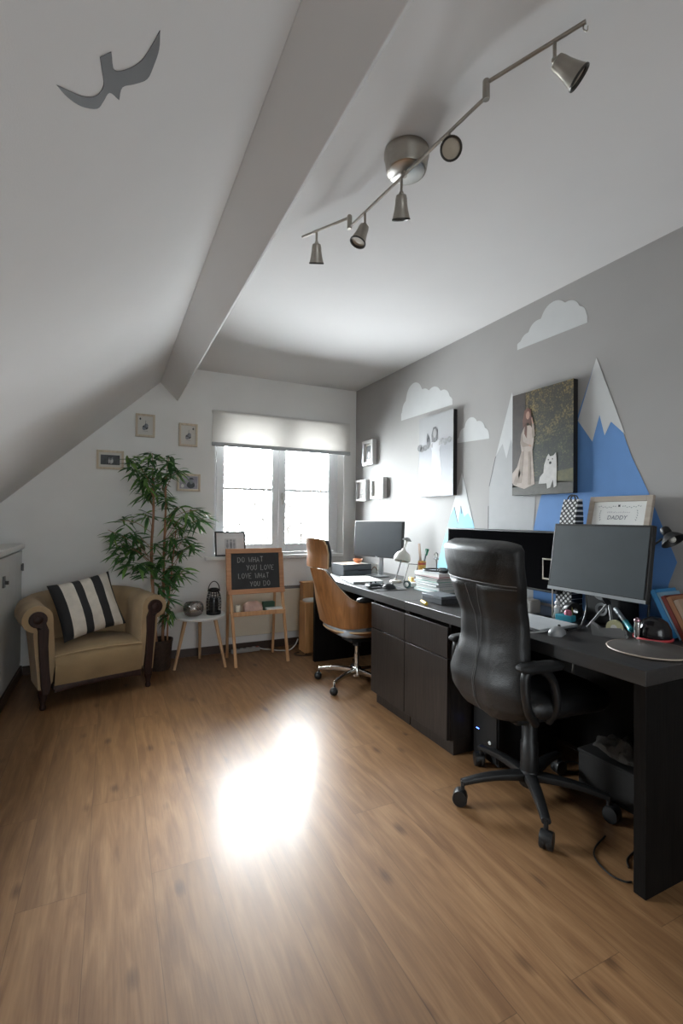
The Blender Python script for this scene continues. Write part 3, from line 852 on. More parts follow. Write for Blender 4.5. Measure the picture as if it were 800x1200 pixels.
for x, z in CL:
    dense = 1.45 if z > 1.3 or z < .85 else 1.0
    dy = pr.uniform(-.14, .10); c = Vector((x-PB.x, dy-.055, z))
    # twig from the nearest cane
    cz = min(max(z-.10-.15*pr.random(), .3), 1.45)
    k = 0 if x < .33 else (1 if x < .50 or z > 1.15 else 2)
    pth = canes[k]; q = None
    for a, b in zip(pth, pth[1:]):
        if a[2] <= cz <= b[2]: q = Vector(a).lerp(Vector(b), (cz-a[2])/(b[2]-a[2]))
    if q is None: q = Vector(pth[-1])
    mid = q.lerp(c, .5)+Vector((0,0,.03))
    if not any(p_.z < .74 and (p_.x+PB.x+.056)*math.cos(R(16))+(p_.y+PB.y-3.57)*math.sin(R(16)) < .49 for p_ in (q, mid, c)):
        tw.tube(smooth_path([q, mid, c], 4), .0022, 5)
    for n_ in range(int(15*dense)):
        along = pr.random()
        base = mid.lerp(c, .35+.65*along)+Vector((pr.uniform(-.02,.02), pr.uniform(-.02,.02), pr.uniform(-.02,.02)))
        th = pr.uniform(0, math.tau); el = pr.uniform(-.75, .55)
        out_ = (c-q); out_.z = 0
        d = Vector((math.cos(th), math.sin(th)*.8, math.sin(el)))+out_*1.6; d.normalize()
        Ln = pr.uniform(.085, .145); Wd = Ln*pr.uniform(.085, .125)
        s = d.cross(Vector((0,0,1))); s = s.normalized() if s.length > .01 else Vector((1,0,0))
        s = (s+Vector((0,0,pr.uniform(-.6,.6)))).normalized()
        drop = Vector((0, 0, -Ln*pr.uniform(.15, .45)))
        P = []
        lim = YB-.02-PB.y
        nrm = s.cross(d).normalized()
        for u, wv in ((0,.12),(.18,.75),(.42,1),(.7,.7),(1,.04)):
            m_ = base+d*Ln*u+drop*u*u
            for sgn in (-1, 0, 1):
                p = m_+s*Wd*wv*sgn - nrm*(.0 if sgn else Wd*.35*wv)
                p.y = min(p.y, lim); P.append(p)
        fs = []
        for r_ in range(4):
            for cc in range(2):
                a = r_*3+cc; fs.append((a, a+1, a+4, a+3))
        bad = False
        for p in P:
            wx, wy = p.x+PB.x, p.y+PB.y
            lx = (wx+.056)*math.cos(R(16))+(wy-3.57)*math.sin(R(16))
            if p.z < .72 and lx < .475: bad = True
            if p.z < .60 and math.hypot(wx-SX_, wy-SY_) < .225 and p.z > .37: bad = True
        if not bad: lf.add(P, fs)
tw.build('twigs', M_cane, t)
lf.build('foliage', M_leaf, t, angle=70)

# ------------------------------------------------------------------ side table and what stands on it
M_lbeech = wood('beech_leg', (.42,.25,.13), (.58,.38,.22), 'Z', 4, .4, 10)
M_wtop = mat('white_lacquer_top', (.70,.70,.69), .3, noise_amt=.02)
SX, SY = .662, 4.02
t = thing('side_table', 'small round white side table on three splayed wooden legs', 'table', (SX, SY, 0))
tt = MB(); tt.lathe([(.0, .392), (.185, .392), (.199, .398), (.203, .408), (.203, .412), (.198, .416), (.0, .416)], (SX, SY, 0), n=56, cap0=False, cap1=False)
tt.build('tabletop', M_wtop, t, world=True)
for fx, fy in ((.462, 3.975), (.845, 3.885), (.695, 4.215)):
    d = Vector((fx-SX, fy-SY, 0)); tp = Vector((SX, SY, .392))+d*.58
    l = MB(); l.cyl((fx, fy, 0), tp, .0105, .0165, 16); l.build('leg', M_lbeech, t, world=True)
M_dsteel = mat('tarnished_steel', (.42,.40,.38), .22, 1., noise_amt=.25, nscale=30)
def clear(name, tint, amt):
    m, nt, out = nt_new(name); N = nt.nodes.new; L = nt.links.new
    tr = N('ShaderNodeBsdfTransparent'); tr.inputs['Color'].default_value = (*tint, 1)
    g = N('ShaderNodeBsdfPrincipled'); g.inputs['Base Color'].default_value = (*[c*.5 for c in tint], 1); g.inputs['Metallic'].default_value = .6; g.inputs['Roughness'].default_value = .08
    mx = N('ShaderNodeMixShader'); mx.inputs[0].default_value = amt
    L(tr.outputs[0], mx.inputs[1]); L(g.outputs[0], mx.inputs[2]); L(mx.outputs[0], out.inputs[0]); return m
M_smoke = clear('smoked_mirror_glass', (.80,.74,.70), .55)
t = thing('glass_tealight_bowl', 'round smoked glass bowl with a candle, beside the black lantern', 'bowl', (.605, 3.985, .4165))
g = MB(); pr_ = [(.0,.0),(.045,.0),(.066,.012),(.078,.04),(.080,.065),(.074,.09),(.062,.106),(.059,.106),(.071,.088),(.076,.064),(.074,.041),(.062,.016),(.04,.006),(.0,.006)]
g.lathe(pr_, (0,0,0), n=40, cap0=False, cap1=False); g.build('bowl', M_smoke, t)
g = MB(); g.lathe([(.0,.007),(.03,.007),(.03,.045),(.0,.047)], (0,0,0), n=24, cap0=False, cap1=False); g.cyl((0,0,.046), (0,0,.056), .0012, n=6)
g.build('candle', mat('copper_candle_cup', (.55,.30,.20), .3, .6), t)
t = thing('lantern', 'black wire lantern with an arched handle on the side table', 'lantern', (.765, 3.985, .4165))
g = MB()
g.lathe([(.0,.0),(.056,.0),(.059,.004),(.059,.022),(.054,.026),(.054,.020),(.0,.014)], (0,0,0), n=32, cap0=False, cap1=False)
for z, r in ((.05,.057),(.075,.058),(.10,.058),(.125,.056),(.15,.051),(.172,.044)):
    g.tube([(r*math.cos(math.tau*i/28), r*math.sin(math.tau*i/28), z) for i in range(29)], .0028, 6)
for i in range(14):
    a = math.tau*i/14
    g.tube(smooth_path([(.057*math.cos(a), .057*math.sin(a), .02), (.059*math.cos(a), .059*math.sin(a), .09), (.053*math.cos(a), .053*math.sin(a), .15), (.036*math.cos(a), .036*math.sin(a), .19)], 3), .0022, 5)
g.build('cage', M_blk_m, t)
g = MB(); g.lathe([(.040,.186),(.042,.19),(.040,.205),(.030,.212),(.024,.212),(.024,.2)], (0,0,0), n=28, cap0=False, cap1=False); g.build('collar', M_blk_m, t)
g = MB(); g.tube([(.046*math.cos(math.pi*i/20), 0, .185+ (.082*math.sin(math.pi*i/20))) for i in range(21)], .0036, 8); g.build('handle', M_blk_m, t)
g = MB(); g.lathe([(.0,.015),(.037,.015),(.038,.10),(.033,.135),(.0,.137)], (0,0,0), n=24, cap0=False, cap1=False); g.build('candle_glass', mat('dark_glass', (.02,.02,.022), .08), t)

# ------------------------------------------------------------------ chalkboard easel
M_easel = wood('easel_pine', (.42,.22,.10), (.56,.33,.17), 'Z', 4, .5, 9)
M_easelx = wood('easel_frame_wood', (.36,.17,.085), (.48,.25,.13), 'X', 4, .5, 9)
M_slate = mat('blackboard_slate', (.022,.024,.026), .75, noise_amt=.35, nscale=6)
M_chalk = mat('chalk', (.42,.42,.41), .95, noise_amt=.25, nscale=80)
t = thing('chalkboard_easel', 'wooden easel with a chalk-lettered blackboard under the window', 'easel', (1.11, 3.93, 0))
ET, EB = Vector((0, 3.985, .945)), Vector((0, 3.832, 0))
def ept(x, z): # point on the front leaning plane
    k = (z-0)/.945; return Vector((x, lerp(EB.y, ET.y, k), z))
def beam(name, p, q, w, d, m, par=t):
    p, q = Vector(p), Vector(q); ax = (q-p).normalized(); s = Vector((1,0,0)); s = (s-ax*s.dot(ax)).normalized(); f = ax.cross(s)
    b = MB(); b.rings([[c+s*a*w+f*b_*d for a, b_ in ((-.5,-.5),(.5,-.5),(.5,.5),(-.5,.5))] for c in (p, q)])
    return b.build(name, m, par, bevel=.003, world=True)
for xt, xb in ((.872, .918), (1.318, 1.357)): beam('leg', (xb, EB.y, 0), (xt, ET.y+.014, .935), .024, .018, M_easel)
for xt, xb in ((.885, .912), (1.302, 1.318)): beam('leg', (xb, 4.14, 0), (xt, 4.012, .92), .022, .018, M_easel)
nrm = (ET-EB).cross(Vector((1,0,0))).normalized()
if nrm.y > 0: nrm = -nrm
upv = (ET-EB).normalized()
def fx(x, z, o): return ept(x, z)+nrm*o
def plank(mb, x0, x1, z0, z1, o0, o1):
    mb.rings([[fx(x0, z0, o), fx(x1, z0, o), fx(x1, z1, o), fx(x0, z1, o)] for o in (o0, o1)])
fr = MB()
plank(fr, .852, 1.335, .905, .945, .002, .026); plank(fr, .862, 1.348, .572, .612, .002, .026)
plank(fr, .853, .893, .612, .905, .002, .026); plank(fr, 1.303, 1.343, .612, .905, .002, .026)
fb = fr.build('board_frame', M_easelx, t, bevel=.003, world=True)
sl = MB(); plank(sl, .888, 1.308, .605, .912, .006, .020); slate = sl.build('blackboard', M_slate, t, smooth=False, world=True)
# chalk lettering, stroke by stroke
GL = {'D':[[(0,0),(0,1),(.4,.92),(.62,.5),(.4,.06),(0,0)]], 'O':[[(.3,0),(.05,.25),(.05,.75),(.3,1),(.58,.75),(.58,.25),(.3,0)]],
 'W':[[(0,1),(.17,0),(.35,.62),(.55,0),(.75,1)]], 'H':[[(0,0),(0,1)],[(.5,0),(.5,1)],[(0,.5),(.5,.52)]], 'A':[[(0,0),(.28,1),(.56,0)],[(.1,.36),(.46,.36)]],
 'T':[[(.3,0),(.3,1)],[(0,1),(.62,.98)]], 'Y':[[(0,1),(.28,.5)],[(.58,1),(.2,0)]], 'U':[[(0,1),(.03,.25),(.25,0),(.5,.25),(.52,1)]], 'L':[[(0,1),(0,0),(.48,.02)]],
 'V':[[(0,1),(.28,0),(.55,1)]], 'E':[[(.5,1),(0,1),(0,0),(.5,0)],[(0,.52),(.4,.52)]]}
jr = random.Random(3)
def write(txt, x, z, h):
    for ch in txt:
        if ch == ' ': x += h*.62; continue
        g_ = GL[ch]; wd = max(p[0] for s_ in g_ for p in s_)
        jz = jr.uniform(-.06, .06)*h; sc = jr.uniform(.92, 1.06)
        ck = MB()
        for s_ in g_:
            ck.tube([fx(x+a*h*.92, z+jz+b*h*sc, .0205) for a, b in s_], .0019, 5)
        ck.build('chalk_letter', M_chalk, slate, smooth=False, world=True)
        x += (wd*.92+.24)*h
write('DO WHAT', .948, .832, .042); write('YOU LOVE', 1.022, .764, .042); write('LOVE WHAT', .952, .698, .040); write('YOU DO', 1.048, .632, .040)
# cross tray
tr = MB(); zt = .405
tr.box((.900, EB.y+.045, zt), (1.345, 4.02, zt+.012)); tr.box((.900, EB.y+.040, zt-.006), (1.345, EB.y+.052, zt+.03))
tr.build('tray', M_easel, t, bevel=.002, world=True)
zt += .0125
M_pink = mat('faded_pink_card', (.50,.34,.29), .8, noise_amt=.2, nscale=15); M_dgreen = mat('dark_green_cloth', (.03,.07,.045), .8)
M_paperw = mat('white_paper', (.72,.72,.70), .8, noise_amt=.03); M_cream_p = mat('cream_paint', (.62,.58,.48), .6)
b = MB(); rs = []
for k in range(15):
    x = 1.005+.15*k/14; q = abs(2*k/14-1); h = .088*(1-.35*q**4)
    rs.append([Vector((x, 3.905, zt)), Vector((x, 3.98, zt)), Vector((x, 3.985, zt+h*.6)), Vector((x, 3.96, zt+h)), Vector((x, 3.925, zt+h*.98)), Vector((x, 3.902, zt+h*.55))])
b.rings(rs); o = b.build('toiletry_pouch', [M_pink], None, angle=50); tag(recenter(o), 'rounded dusty-pink pouch on the tray of the blackboard easel', 'pouch')
o = MB().lathe([(.0,0),(.024,0),(.026,.004),(.026,.05),(.022,.058),(.022,.064),(.0,.066)], (.952, 3.94, zt), n=20, cap0=False, cap1=False).build('jar', M_cream_p)
tag(recenter(o), 'small cream jar at the left end of the easel tray', 'jar')
bk_ = MB(); bk_.box((1.170, 3.95, zt), (1.275, 3.995, zt+.074)); o = bk_.build('box', M_dgreen, bevel=.004); tag(recenter(o), 'dark green box at the back of the easel tray', 'box')
def book(name, label, lo_, hi_, cover, cat='book', spine='x-', group=None, bev=.0012):
    """closed book lying or standing: cover boards plus a paper block set back from three edges"""
    lo_, hi_ = Vector(lo_), Vector(hi_); th = hi_-lo_; ax = min(range(3), key=lambda i: th[i]); ctr = (lo_+hi_)/2
    t_ = thing(name, label, cat, (ctr.x, ctr.y, lo_.z), 0, group)
    c_ = MB(); k = .0022
    for a, b in ((lo_[ax], lo_[ax]+k), (hi_[ax]-k, hi_[ax])):
        l2, h2 = lo_.copy(), hi_.copy(); l2[ax] = a; h2[ax] = b; c_.box(l2, h2)
    si = 'xyz'.index(spine[0]); l2, h2 = lo_.copy(), hi_.copy()
    if spine[1] == '-': h2[si] = l2[si]+k
    else: l2[si] = h2[si]-k
    c_.box(l2, h2); c_.build('cover', cover, t_, bevel=bev, world=True)
    l2, h2 = lo_.copy(), hi_.copy(); l2[ax] += k; h2[ax] -= k
    for i in range(3):
        if i == ax: continue
        if i == si:
            if spine[1] == '-': l2[i] += k; h2[i] -= .003
            else: l2[i] += .003; h2[i] -= k
        else: l2[i] += .003; h2[i] -= .003
    MB().box(l2, h2).build('pages', M_paperw, t_, smooth=False, world=True)
    return t_
book('book', 'white paperback lying at the right end of the easel tray', (1.185, 3.885, zt), (1.325, 3.945, zt+.030), mat('white_cover', (.70,.74,.72), .5))

# ------------------------------------------------------------------ window wall: radiator, blind, pictures
M_rad = mat('cream_radiator_enamel', (.66,.61,.50), .45, noise_amt=.02)
t = thing('radiator', 'long cream panel radiator under the window sill', 'radiator', (1.44, 4.29, .15))
k = dict(parent=t, world=True)
rx0, rx1 = .945, 2.12
pn = MB(); pn.box((rx0, YB-.085, .150), (rx1, YB-.012, .548)); pn.box((rx0+.02, YB-.012, .22), (rx1-.02, YB, .50)); pn.build('panel', M_rad, bevel=.006, **k)
gr = MB(); gr.box((rx0+.004, YB-.080, .548), (rx1-.004, YB-.014, .556))
for i in range(58): x = rx0+.02+i*(rx1-rx0-.04)/57; gr.box((x-.003, YB-.078, .556), (x+.003, YB-.016, .570))
gr.box((rx0, YB-.085, .556), (rx1, YB-.079, .574)); gr.build('top_grille', mat('grille_grey', (.16,.155,.15), .5), **k)
# roman blind
def blind_mat():
    m, nt, out = nt_new('blind_fabric'); N = nt.nodes.new; L = nt.links.new
    d = N('ShaderNodeBsdfDiffuse'); d.inputs['Color'].default_value = (.82,.81,.78,1)
    tr = N('ShaderNodeBsdfTranslucent'); tr.inputs['Color'].default_value = (.80,.775,.75,1)
    tc = N('ShaderNodeTexCoord'); mp = N('ShaderNodeMapping'); mp.inputs['Scale'].default_value = (300, 1, 12); nz = N('ShaderNodeTexNoise'); nz.inputs['Scale'].default_value = 1
    L(tc.outputs['Object'], mp.inputs[0]); L(mp.outputs[0], nz.inputs['Vector'])
    bp = N('ShaderNodeBump'); bp.inputs['Strength'].default_value = .15; L(nz.outputs['Fac'], bp.inputs['Height']); L(bp.outputs[0], d.inputs['Normal'])
    mx = N('ShaderNodeMixShader'); mx.inputs[0].default_value = .50; L(d.outputs[0], mx.inputs[1]); L(tr.outputs[0], mx.inputs[2]); L(mx.outputs[0], out.inputs[0]); return m
M_blind = blind_mat()
t = thing('window_blind', 'off-white fabric blind pulled half up over the window', 'blind', (1.467, YB-.03, 1.85))
k = dict(parent=t, world=True)
f = MB(); BX0, BX1 = .790, 2.145; rs = []
pf_ = [(-.034, 1.862), (-.0345, 1.93), (-.038, 1.96), (-.0345, 1.99), (-.035, 2.06), (-.038, 2.09), (-.034, 2.12), (-.032, 2.152)]
f.rings([[Vector((x, YB+a, z)) for a, z in pf_]+[Vector((x, YB+a+.006, z)) for a, z in reversed(pf_)] for x in [BX0+(BX1-BX0)*i/30 for i in range(31)]])
f.build('fabric', M_blind, angle=60, **k)
box('head_rail', (BX0, YB-.030, 2.135), (BX1, YB-.001, 2.158), M_white, bevel=.003, **k)
box('bottom_bar', (BX0-.002, YB-.044, 1.838), (BX1+.002, YB-.020, 1.872), mat('blind_bar_grey', (.42,.44,.46), .5), bevel=.005, **k)

M_oak = wood('pale_oak_frame', (.50,.41,.31), (.62,.53,.41), 'Z', 5, .5, 8)
M_mat = mat('picture_mount', (.60,.58,.54), .8, noise_amt=.02)
def framed(name, label, cx, cz, w, h, fwid, m_frame, content, wall='back', depth=.026, group=None, rz=0., mount=M_mat, rebate=.008):
    """Picture on a wall. content(mb-list) draws in local picture coordinates"""
    if wall == 'back': t_ = thing(name, label, 'picture', (cx, YB-.0005, cz-h/2), 0, group)
    else: t_ = thing(name, label, 'picture', (XR-.0005, cx, cz-h/2), R(-90), group)
    fr_ = MB(); H = h; W = w/2
    fr_.box((-W, -depth, 0), (-W+fwid, 0, H)); fr_.box((W-fwid, -depth, 0), (W, 0, H)); fr_.box((-W+fwid, -depth, 0), (W-fwid, 0, fwid)); fr_.box((-W+fwid, -depth, H-fwid), (W-fwid, 0, H))
    fr_.build('frame', m_frame, t_, bevel=.0015)
    yb_ = -depth+rebate
    MB().box((-W+fwid, yb_, fwid), (W-fwid, -.001, H-fwid)).build('mount', mount, t_, smooth=False)
    content(t_, yb_, W, H)
    return t_
M_ink = mat('dark_photo_tone', (.045,.05,.055), .5, noise_amt=.5, nscale=30); M_midt = mat('mid_photo_tone', (.20,.21,.23), .5, noise_amt=.4, nscale=25)
M_ltt = mat('light_photo_tone', (.50,.50,.50), .5, noise_amt=.2, nscale=25); M_plum = mat('grey_violet_photo', (.30,.28,.33), .5, noise_amt=.3, nscale=30)
def flat(mb, pts, y, mi): mb.prism(pts, (0, y, 0), (1,0,0), (0,0,1), (0, -.0006, 0), mi)
def ell(cx, cz, rx, rz_, n=18): return [(cx+rx*math.cos(math.tau*i/n), cz+rz_*math.sin(math.tau*i/n)) for i in range(n)]
def c_sprig(flip):
    def f_(t_, y, W, H):
        m = MB()
        flat(m, ell(0, H*.42, W*.30, H*.10), y, 0); flat(m, ell(W*.10, H*.50, W*.20, H*.09), y-.0008, 1); flat(m, ell(-W*.12, H*.36, W*.2, H*.06), y-.0008, 1)
        m.cyl((0, y-.001, H*.40), (W*.05, y-.001, H*.72), .0016, n=6, mi=0)
        flat(m, ell(flip*W*.52, H*.78, W*.09, H*.05), y, 0)
        for q in (-.22, -.08, .06, .2): flat(m, [(q*W-.004, H*.25), (q*W+.006, H*.25), (q*W+.004, H*.262), (q*W-.004, H*.262)], y, 1)
        m.build('print', [M_ink, M_midt], t_, smooth=False)
    return f_
def c_photo(kind):
    def f_(t_, y, W, H):
        m = MB()
        if kind == 'night':
            flat(m, [(-W*.70, H*.24), (W*.70, H*.24), (W*.70, H*.76), (-W*.70, H*.76)], y, 0)
            for q, z in ((-.08, .42), (.06, .40), (.16, .44)): flat(m, ell(q*W, H*z, W*.055, H*.12), y-.0008, 2); flat(m, ell(q*W, H*(z+.16), W*.035, H*.05), y-.0016, 1)
        else:
            flat(m, [(-W*.76, H*.14), (W*.76, H*.14), (W*.76, H*.86), (-W*.76, H*.86)], y, 2)
            flat(m, ell(W*.18, H*.36, W*.34, H*.20), y-.0008, 0); flat(m, ell(W*.22, H*.58, W*.17, H*.17), y-.0016, 1); flat(m, [(0, H*.68), (W*.44, H*.68), (W*.32, H*.78), (W*.12, H*.78)], y-.0024, 0)
            flat(m, ell(-W*.52, H*.30, W*.13, H*.11), y-.0008, 3)
        m.build('photo', [M_ink, M_midt, M_ltt if kind == 'night' else M_plum, M_paperw], t_, smooth=False)
    return f_
G4 = 'small oak-framed pictures on the window wall'
framed('picture_frame', 'oak-framed plant print hung highest on the wall, nearest the beam', .245, 1.967, .150, .190, .017, M_oak, c_sprig(-1), group=G4)
framed('picture_frame', 'upright oak-framed plant print beside the window blind', .590, 1.917, .155, .196, .017, M_oak, c_sprig(1), group=G4)
framed('picture_frame', 'oak-framed dark night photo, leftmost on the window wall', -.014, 1.665, .200, .152, .017, M_oak, c_photo('night'), group=G4)
framed('picture_frame', 'oak-framed wide violet-grey photo just right of the bamboo top', .598, 1.506, .196, .150, .017, M_oak, c_photo('figure'), group=G4)
# photo leaning on the window sill
t = thing('picture_frame', 'black-framed photo with white mount leaning on the window sill', 'picture', (.965, YB-.022, .8605), R(3))
M_bframe = mat('black_picture_frame', (.018,.02,.022), .4)
Ms = Matrix.Rotation(R(-9), 4, 'X')
def lean(mb): mb.v = [Ms @ p for p in mb.v]; return mb
W, H, fwid = .138, .222, .013
f = MB(); f.box((-W, -.018, 0), (-W+fwid, 0, H)); f.box((W-fwid, -.018, 0), (W, 0, H)); f.box((-W+fwid, -.018, 0), (W-fwid, 0, fwid)); f.box((-W+fwid, -.018, H-fwid), (W-fwid, 0, H))
lean(f).build('frame', M_bframe, t, bevel=.0015)
lean(MB().box((-W+fwid, -.010, fwid), (W-fwid, -.001, H-fwid))).build('mount', mat('white_mount', (.70,.71,.72), .7), t, smooth=False)
m = MB(); flat(m, [(-.052,.065),(.052,.065),(.052,.155),(-.052,.155)], -.010, 2)
flat(m, ell(-.028,.096,.011,.030), -.0108, 1); flat(m, ell(.005,.098,.010,.032), -.0108, 0); flat(m, ell(.034,.095,.011,.029), -.0108, 1)
for x, z in ((-.027,.137),(.005,.141),(.033,.135)): flat(m, ell(x, z, .008, .010), -.0116, 1)
lean(m).build('photo', [M_midt, mat('soft_photo_tone', (.30,.31,.33), .5, noise_amt=.3, nscale=30), mat('pale_photo_tone', (.52,.53,.55), .5)], t, smooth=False)
st = MB(); st.box((-.03, 0, .001), (.03, .0035, .145), Matrix.Translation((0, .078, .002)) @ Matrix.Rotation(R(20), 4, 'X')); st.build('easel_back', M_bframe, t)

# wooden boxes between radiator and desk
M_boxw = wood('orange_pine_box', (.40,.20,.075), (.54,.29,.12), 'Z', 3, .5, 7)
t = thing('wooden_box', 'upright orange-brown wooden box with white top beside the window desk', 'box', (1.655, 4.03, 0))
k = dict(parent=t, world=True)
b = MB(); b.box((1.555, 3.95, .01), (1.755, 4.11, .455)); b.build('body', M_boxw, bevel=.006, **k)
b = MB(); cushion(1.57, 1.74, 3.965, 4.095, .450, .478, .004, .5, 28, 6).build('lid', mat('white_cloth_lid', (.66,.65,.62), .8), **k)
for x, y in ((1.575, 3.97), (1.735, 3.97), (1.575, 4.09), (1.735, 4.09)): MB().cyl((x, y, 0), (x, y, .012), .012, n=12).build('foot', M_blk_m, **k)
t = thing('wooden_box', 'tall reddish wooden box standing behind the white-topped box', 'box', (1.70, 4.165, 0))
b = MB(); b.box((1.60, 4.122, 0), (1.80, 4.212, .60)); b.build('body', M_boxw, t, bevel=.005, world=True)
b = MB(); b.box((1.595, 4.12, .60), (1.805, 4.214, .615)); b.build('lid', M_boxw, t, bevel=.003, world=True)

# cables and power strip on the floor under the radiator
M_cable_w = mat('white_cable', (.60,.59,.56), .5)
o = MB().tube(smooth_path([(1.236, 4.262, .018), (1.27, 4.255, .008), (1.33, 4.21, .006), (1.40, 4.15, .006), (1.46, 4.09, .02), (1.51, 4.08, .06), (1.542, 4.09, .11)], 6), .005, 8).build('cable', M_cable_w)
tag(o, 'white cable running from the power strip towards the wooden box', 'cable')
t = thing('power_strip', 'grey power strip on the floor behind the blackboard easel', 'power strip', (1.10, 4.245, 0), R(2))
MB().box((-.13, -.022, .002), (.13, .022, .036)).build('body', mat('grey_strip', (.30,.29,.28), .5), t, bevel=.005)
for i in range(4): MB().lathe([(.016,.036),(.016,.0385),(.013,.0385),(.013,.0365),(.0,.0365)], (-.09+i*.055, 0, 0), n=18, cap0=False, cap1=False).build('socket', mat('white_socket', (.55,.54,.52), .5), t)
MB().box((.095, -.008, .036), (.118, .008, .041)).build('switch', mat('red_rocker', (.35,.04,.03), .4), t, bevel=.002)
o = MB().tube(smooth_path([(1.60, 3.905, .006), (1.53, 3.915, .006), (1.475, 3.955, .006), (1.48, 4.01, .006), (1.53, 4.03, .006)], 6), .004, 8).build('cable', M_blk_m)
tag(o, 'black cable on the floor in front of the orange wooden box', 'cable')
# ------------------------------------------------------------------ painted shapes and pictures on the grey wall
M_cap = mat('white_decal', (.56,.57,.57), .8, noise_amt=.02); M_blue = mat('blue_decal', (.105,.245,.53), .75, noise_amt=.04)
M_cyan = mat('pale_blue_decal', (.27,.52,.64), .75, noise_amt=.05); M_grm = mat('pale_grey_decal', (.40,.405,.41), .8, noise_amt=.03)
M_edge = mat('decal_edge_shadow_grey', (.10,.10,.11), .8)
def wallpoly(mb, pts, off=.0005, th=.0008, mi=None): mb.prism(pts, (XR-off, 0, 0), (0,1,0), (0,0,1), (-th, 0, 0), mi); return mb
def mountain(label, body, cap, m):
    c = Vector((XR, sum(p[0] for p in body)/len(body), min(p[1] for p in body)))
    t_ = thing('mountain_decal', label, 'wall decal', c, 0, 'mountain decals')
    wallpoly(MB(), body).build('peak', m, t_, smooth=False, world=True)
    wallpoly(MB(), cap, .0014).build('snow_cap', M_cap, t_, smooth=False, world=True)
    return t_
mountain('large blue mountain with a white zigzag snow cap on the grey wall',
    [(1.635,2.044),(1.748,1.757),(1.985,1.344),(2.035,1.165),(2.035,.74),(1.283,.74),(1.283,.93),(1.247,1.033),(1.37,1.342),(1.451,1.519)],
    [(1.635,2.046),(1.742,1.742),(1.657,1.619),(1.617,1.75),(1.589,1.641),(1.555,1.704),(1.482,1.629)], M_blue)
mt = mountain('slim pale grey mountain with a white snow cap beside the colour canvas',
    [(2.207,2.0),(2.343,1.618),(2.40,1.428),(2.406,1.176),(2.41,.74),(2.037,.74),(2.037,1.17),(2.022,1.333)],
    [(2.207,2.002),(2.345,1.616),(2.284,1.693),(2.251,1.594),(2.212,1.709),(2.188,1.627),(2.137,1.725)], M_grm)
e_ = MB(); wallpoly(e_, [(2.343,1.618),(2.347,1.618),(2.404,1.428),(2.400,1.428)], .0014); wallpoly(e_, [(2.406,1.30),(2.411,1.30),(2.412,1.05),(2.407,1.05)], .0014)
e_.build('dark_edge', M_edge, mt, smooth=False, world=True)
mt = mountain('small pale blue mountain with a white top, right of the grey photo canvas',
    [(2.673,1.54),(2.80,1.235),(2.892,1.012),(3.0,.74),(2.42,.74),(2.557,1.201)],
    [(2.673,1.542),(2.803,1.231),(2.755,1.303),(2.713,1.179),(2.683,1.309),(2.646,1.228),(2.606,1.254),(2.557,1.201)], M_cyan)
e_ = MB(); wallpoly(e_, [(2.757,1.300),(2.751,1.300),(2.711,1.180),(2.715,1.180)], .0022); wallpoly(e_, [(2.684,1.306),(2.680,1.306),(2.670,1.25),(2.674,1.25)], .0022)
e_.build('dark_edge', M_edge, mt, smooth=False, world=True)
def cloud(label, y0, y1, z0, z1, circ):
    n = 60; L = y0-y1; P = []
    for i in range(n+1):
        s = L*i/n; h = 0
        for cx, r, hc in circ:
            if abs(s-cx*L) < r: h = max(h, hc+math.sqrt(r*r-(s-cx*L)**2))
        P.append((y0-s, lerp(z0, z1, i/n)+h))
    P = [(y0, z0)]+[p for p in P]+[(y1, z1)]
    Q = [P[0]]
    for p in P[1:]:
        if math.hypot(p[0]-Q[-1][0], p[1]-Q[-1][1]) > 1e-4: Q.append(p)
    o = wallpoly(MB(), Q).build('cloud_wall_art', M_cap, smooth=False)
    o.data.transform(Matrix.Translation((-XR, -(y0+y1)/2, -z0))); o.location = (XR, (y0+y1)/2, z0)
    return tag(o, label, 'wall decal', 'cloud decals')
cloud('white cloud decal highest on the wall, above the colour canvas', 2.167, 1.689, 2.252, 2.247, [(.06,.045,.0),(.17,.06,.02),(.33,.075,.055),(.56,.09,.105),(.75,.075,.085),(.88,.05,.055),(.95,.028,.02)])
cloud('white cloud decal nearest the window, above the grey photo canvas', 3.468, 2.784, 2.050, 2.046, [(.06,.05,.03),(.14,.08,.08),(.28,.115,.165),(.47,.10,.10),(.66,.105,.08),(.83,.085,.05),(.94,.045,.02)])
cloud('small white cloud decal between the two canvases', 2.725, 2.406, 1.757, 1.743, [(.08,.03,.01),(.22,.05,.05),(.45,.065,.10),(.68,.06,.07),(.85,.045,.03),(.94,.022,.01)])
# gull decal on the sloping ceiling
ns = math.sqrt(1+SL*SL)
BIRD = [(-0.125, 0.904), (-0.079, 0.95), (-0.049, 0.965), (-0.032, 0.95), (-0.035, 0.913), (-0.038, 0.889), (-0.015, 0.888), (-0.008, 0.928), (0.023, 0.939), (0.053, 0.934), (0.075, 0.911), (0.09, 0.889), (0.092, 0.927), (0.083, 0.958), (0.069, 0.983), (0.038, 0.98), (0.01, 0.974), (0.003, 1.001), (-0.019, 0.972), (-0.033, 0.985), (-0.048, 0.995), (-0.081, 0.972), (-0.108, 0.937)]
_B = [Vector((a, b, 0)) for a, b in BIRD]+[Vector((*BIRD[0], 0))]
BIRD = []
for a, b in ((0,5),(6,11),(11,17),(17,23)): BIRD += [(p.x, p.y) for p in smooth_path(_B[a:b+1], 4)]
BIRD = [p for i, p in enumerate(BIRD) if math.hypot(p[0]-BIRD[i-1][0], p[1]-BIRD[i-1][1]) > 1e-4]
o = MB().prism(BIRD, (0, 0, slope_z(0)), (1/ns, 0, SL/ns), (0, 1, 0), Vector((SL, 0, -1)).normalized()*.0012).build('gull_decal', mat('grey_decal', (.115,.115,.12), .7, noise_amt=.04), smooth=False)
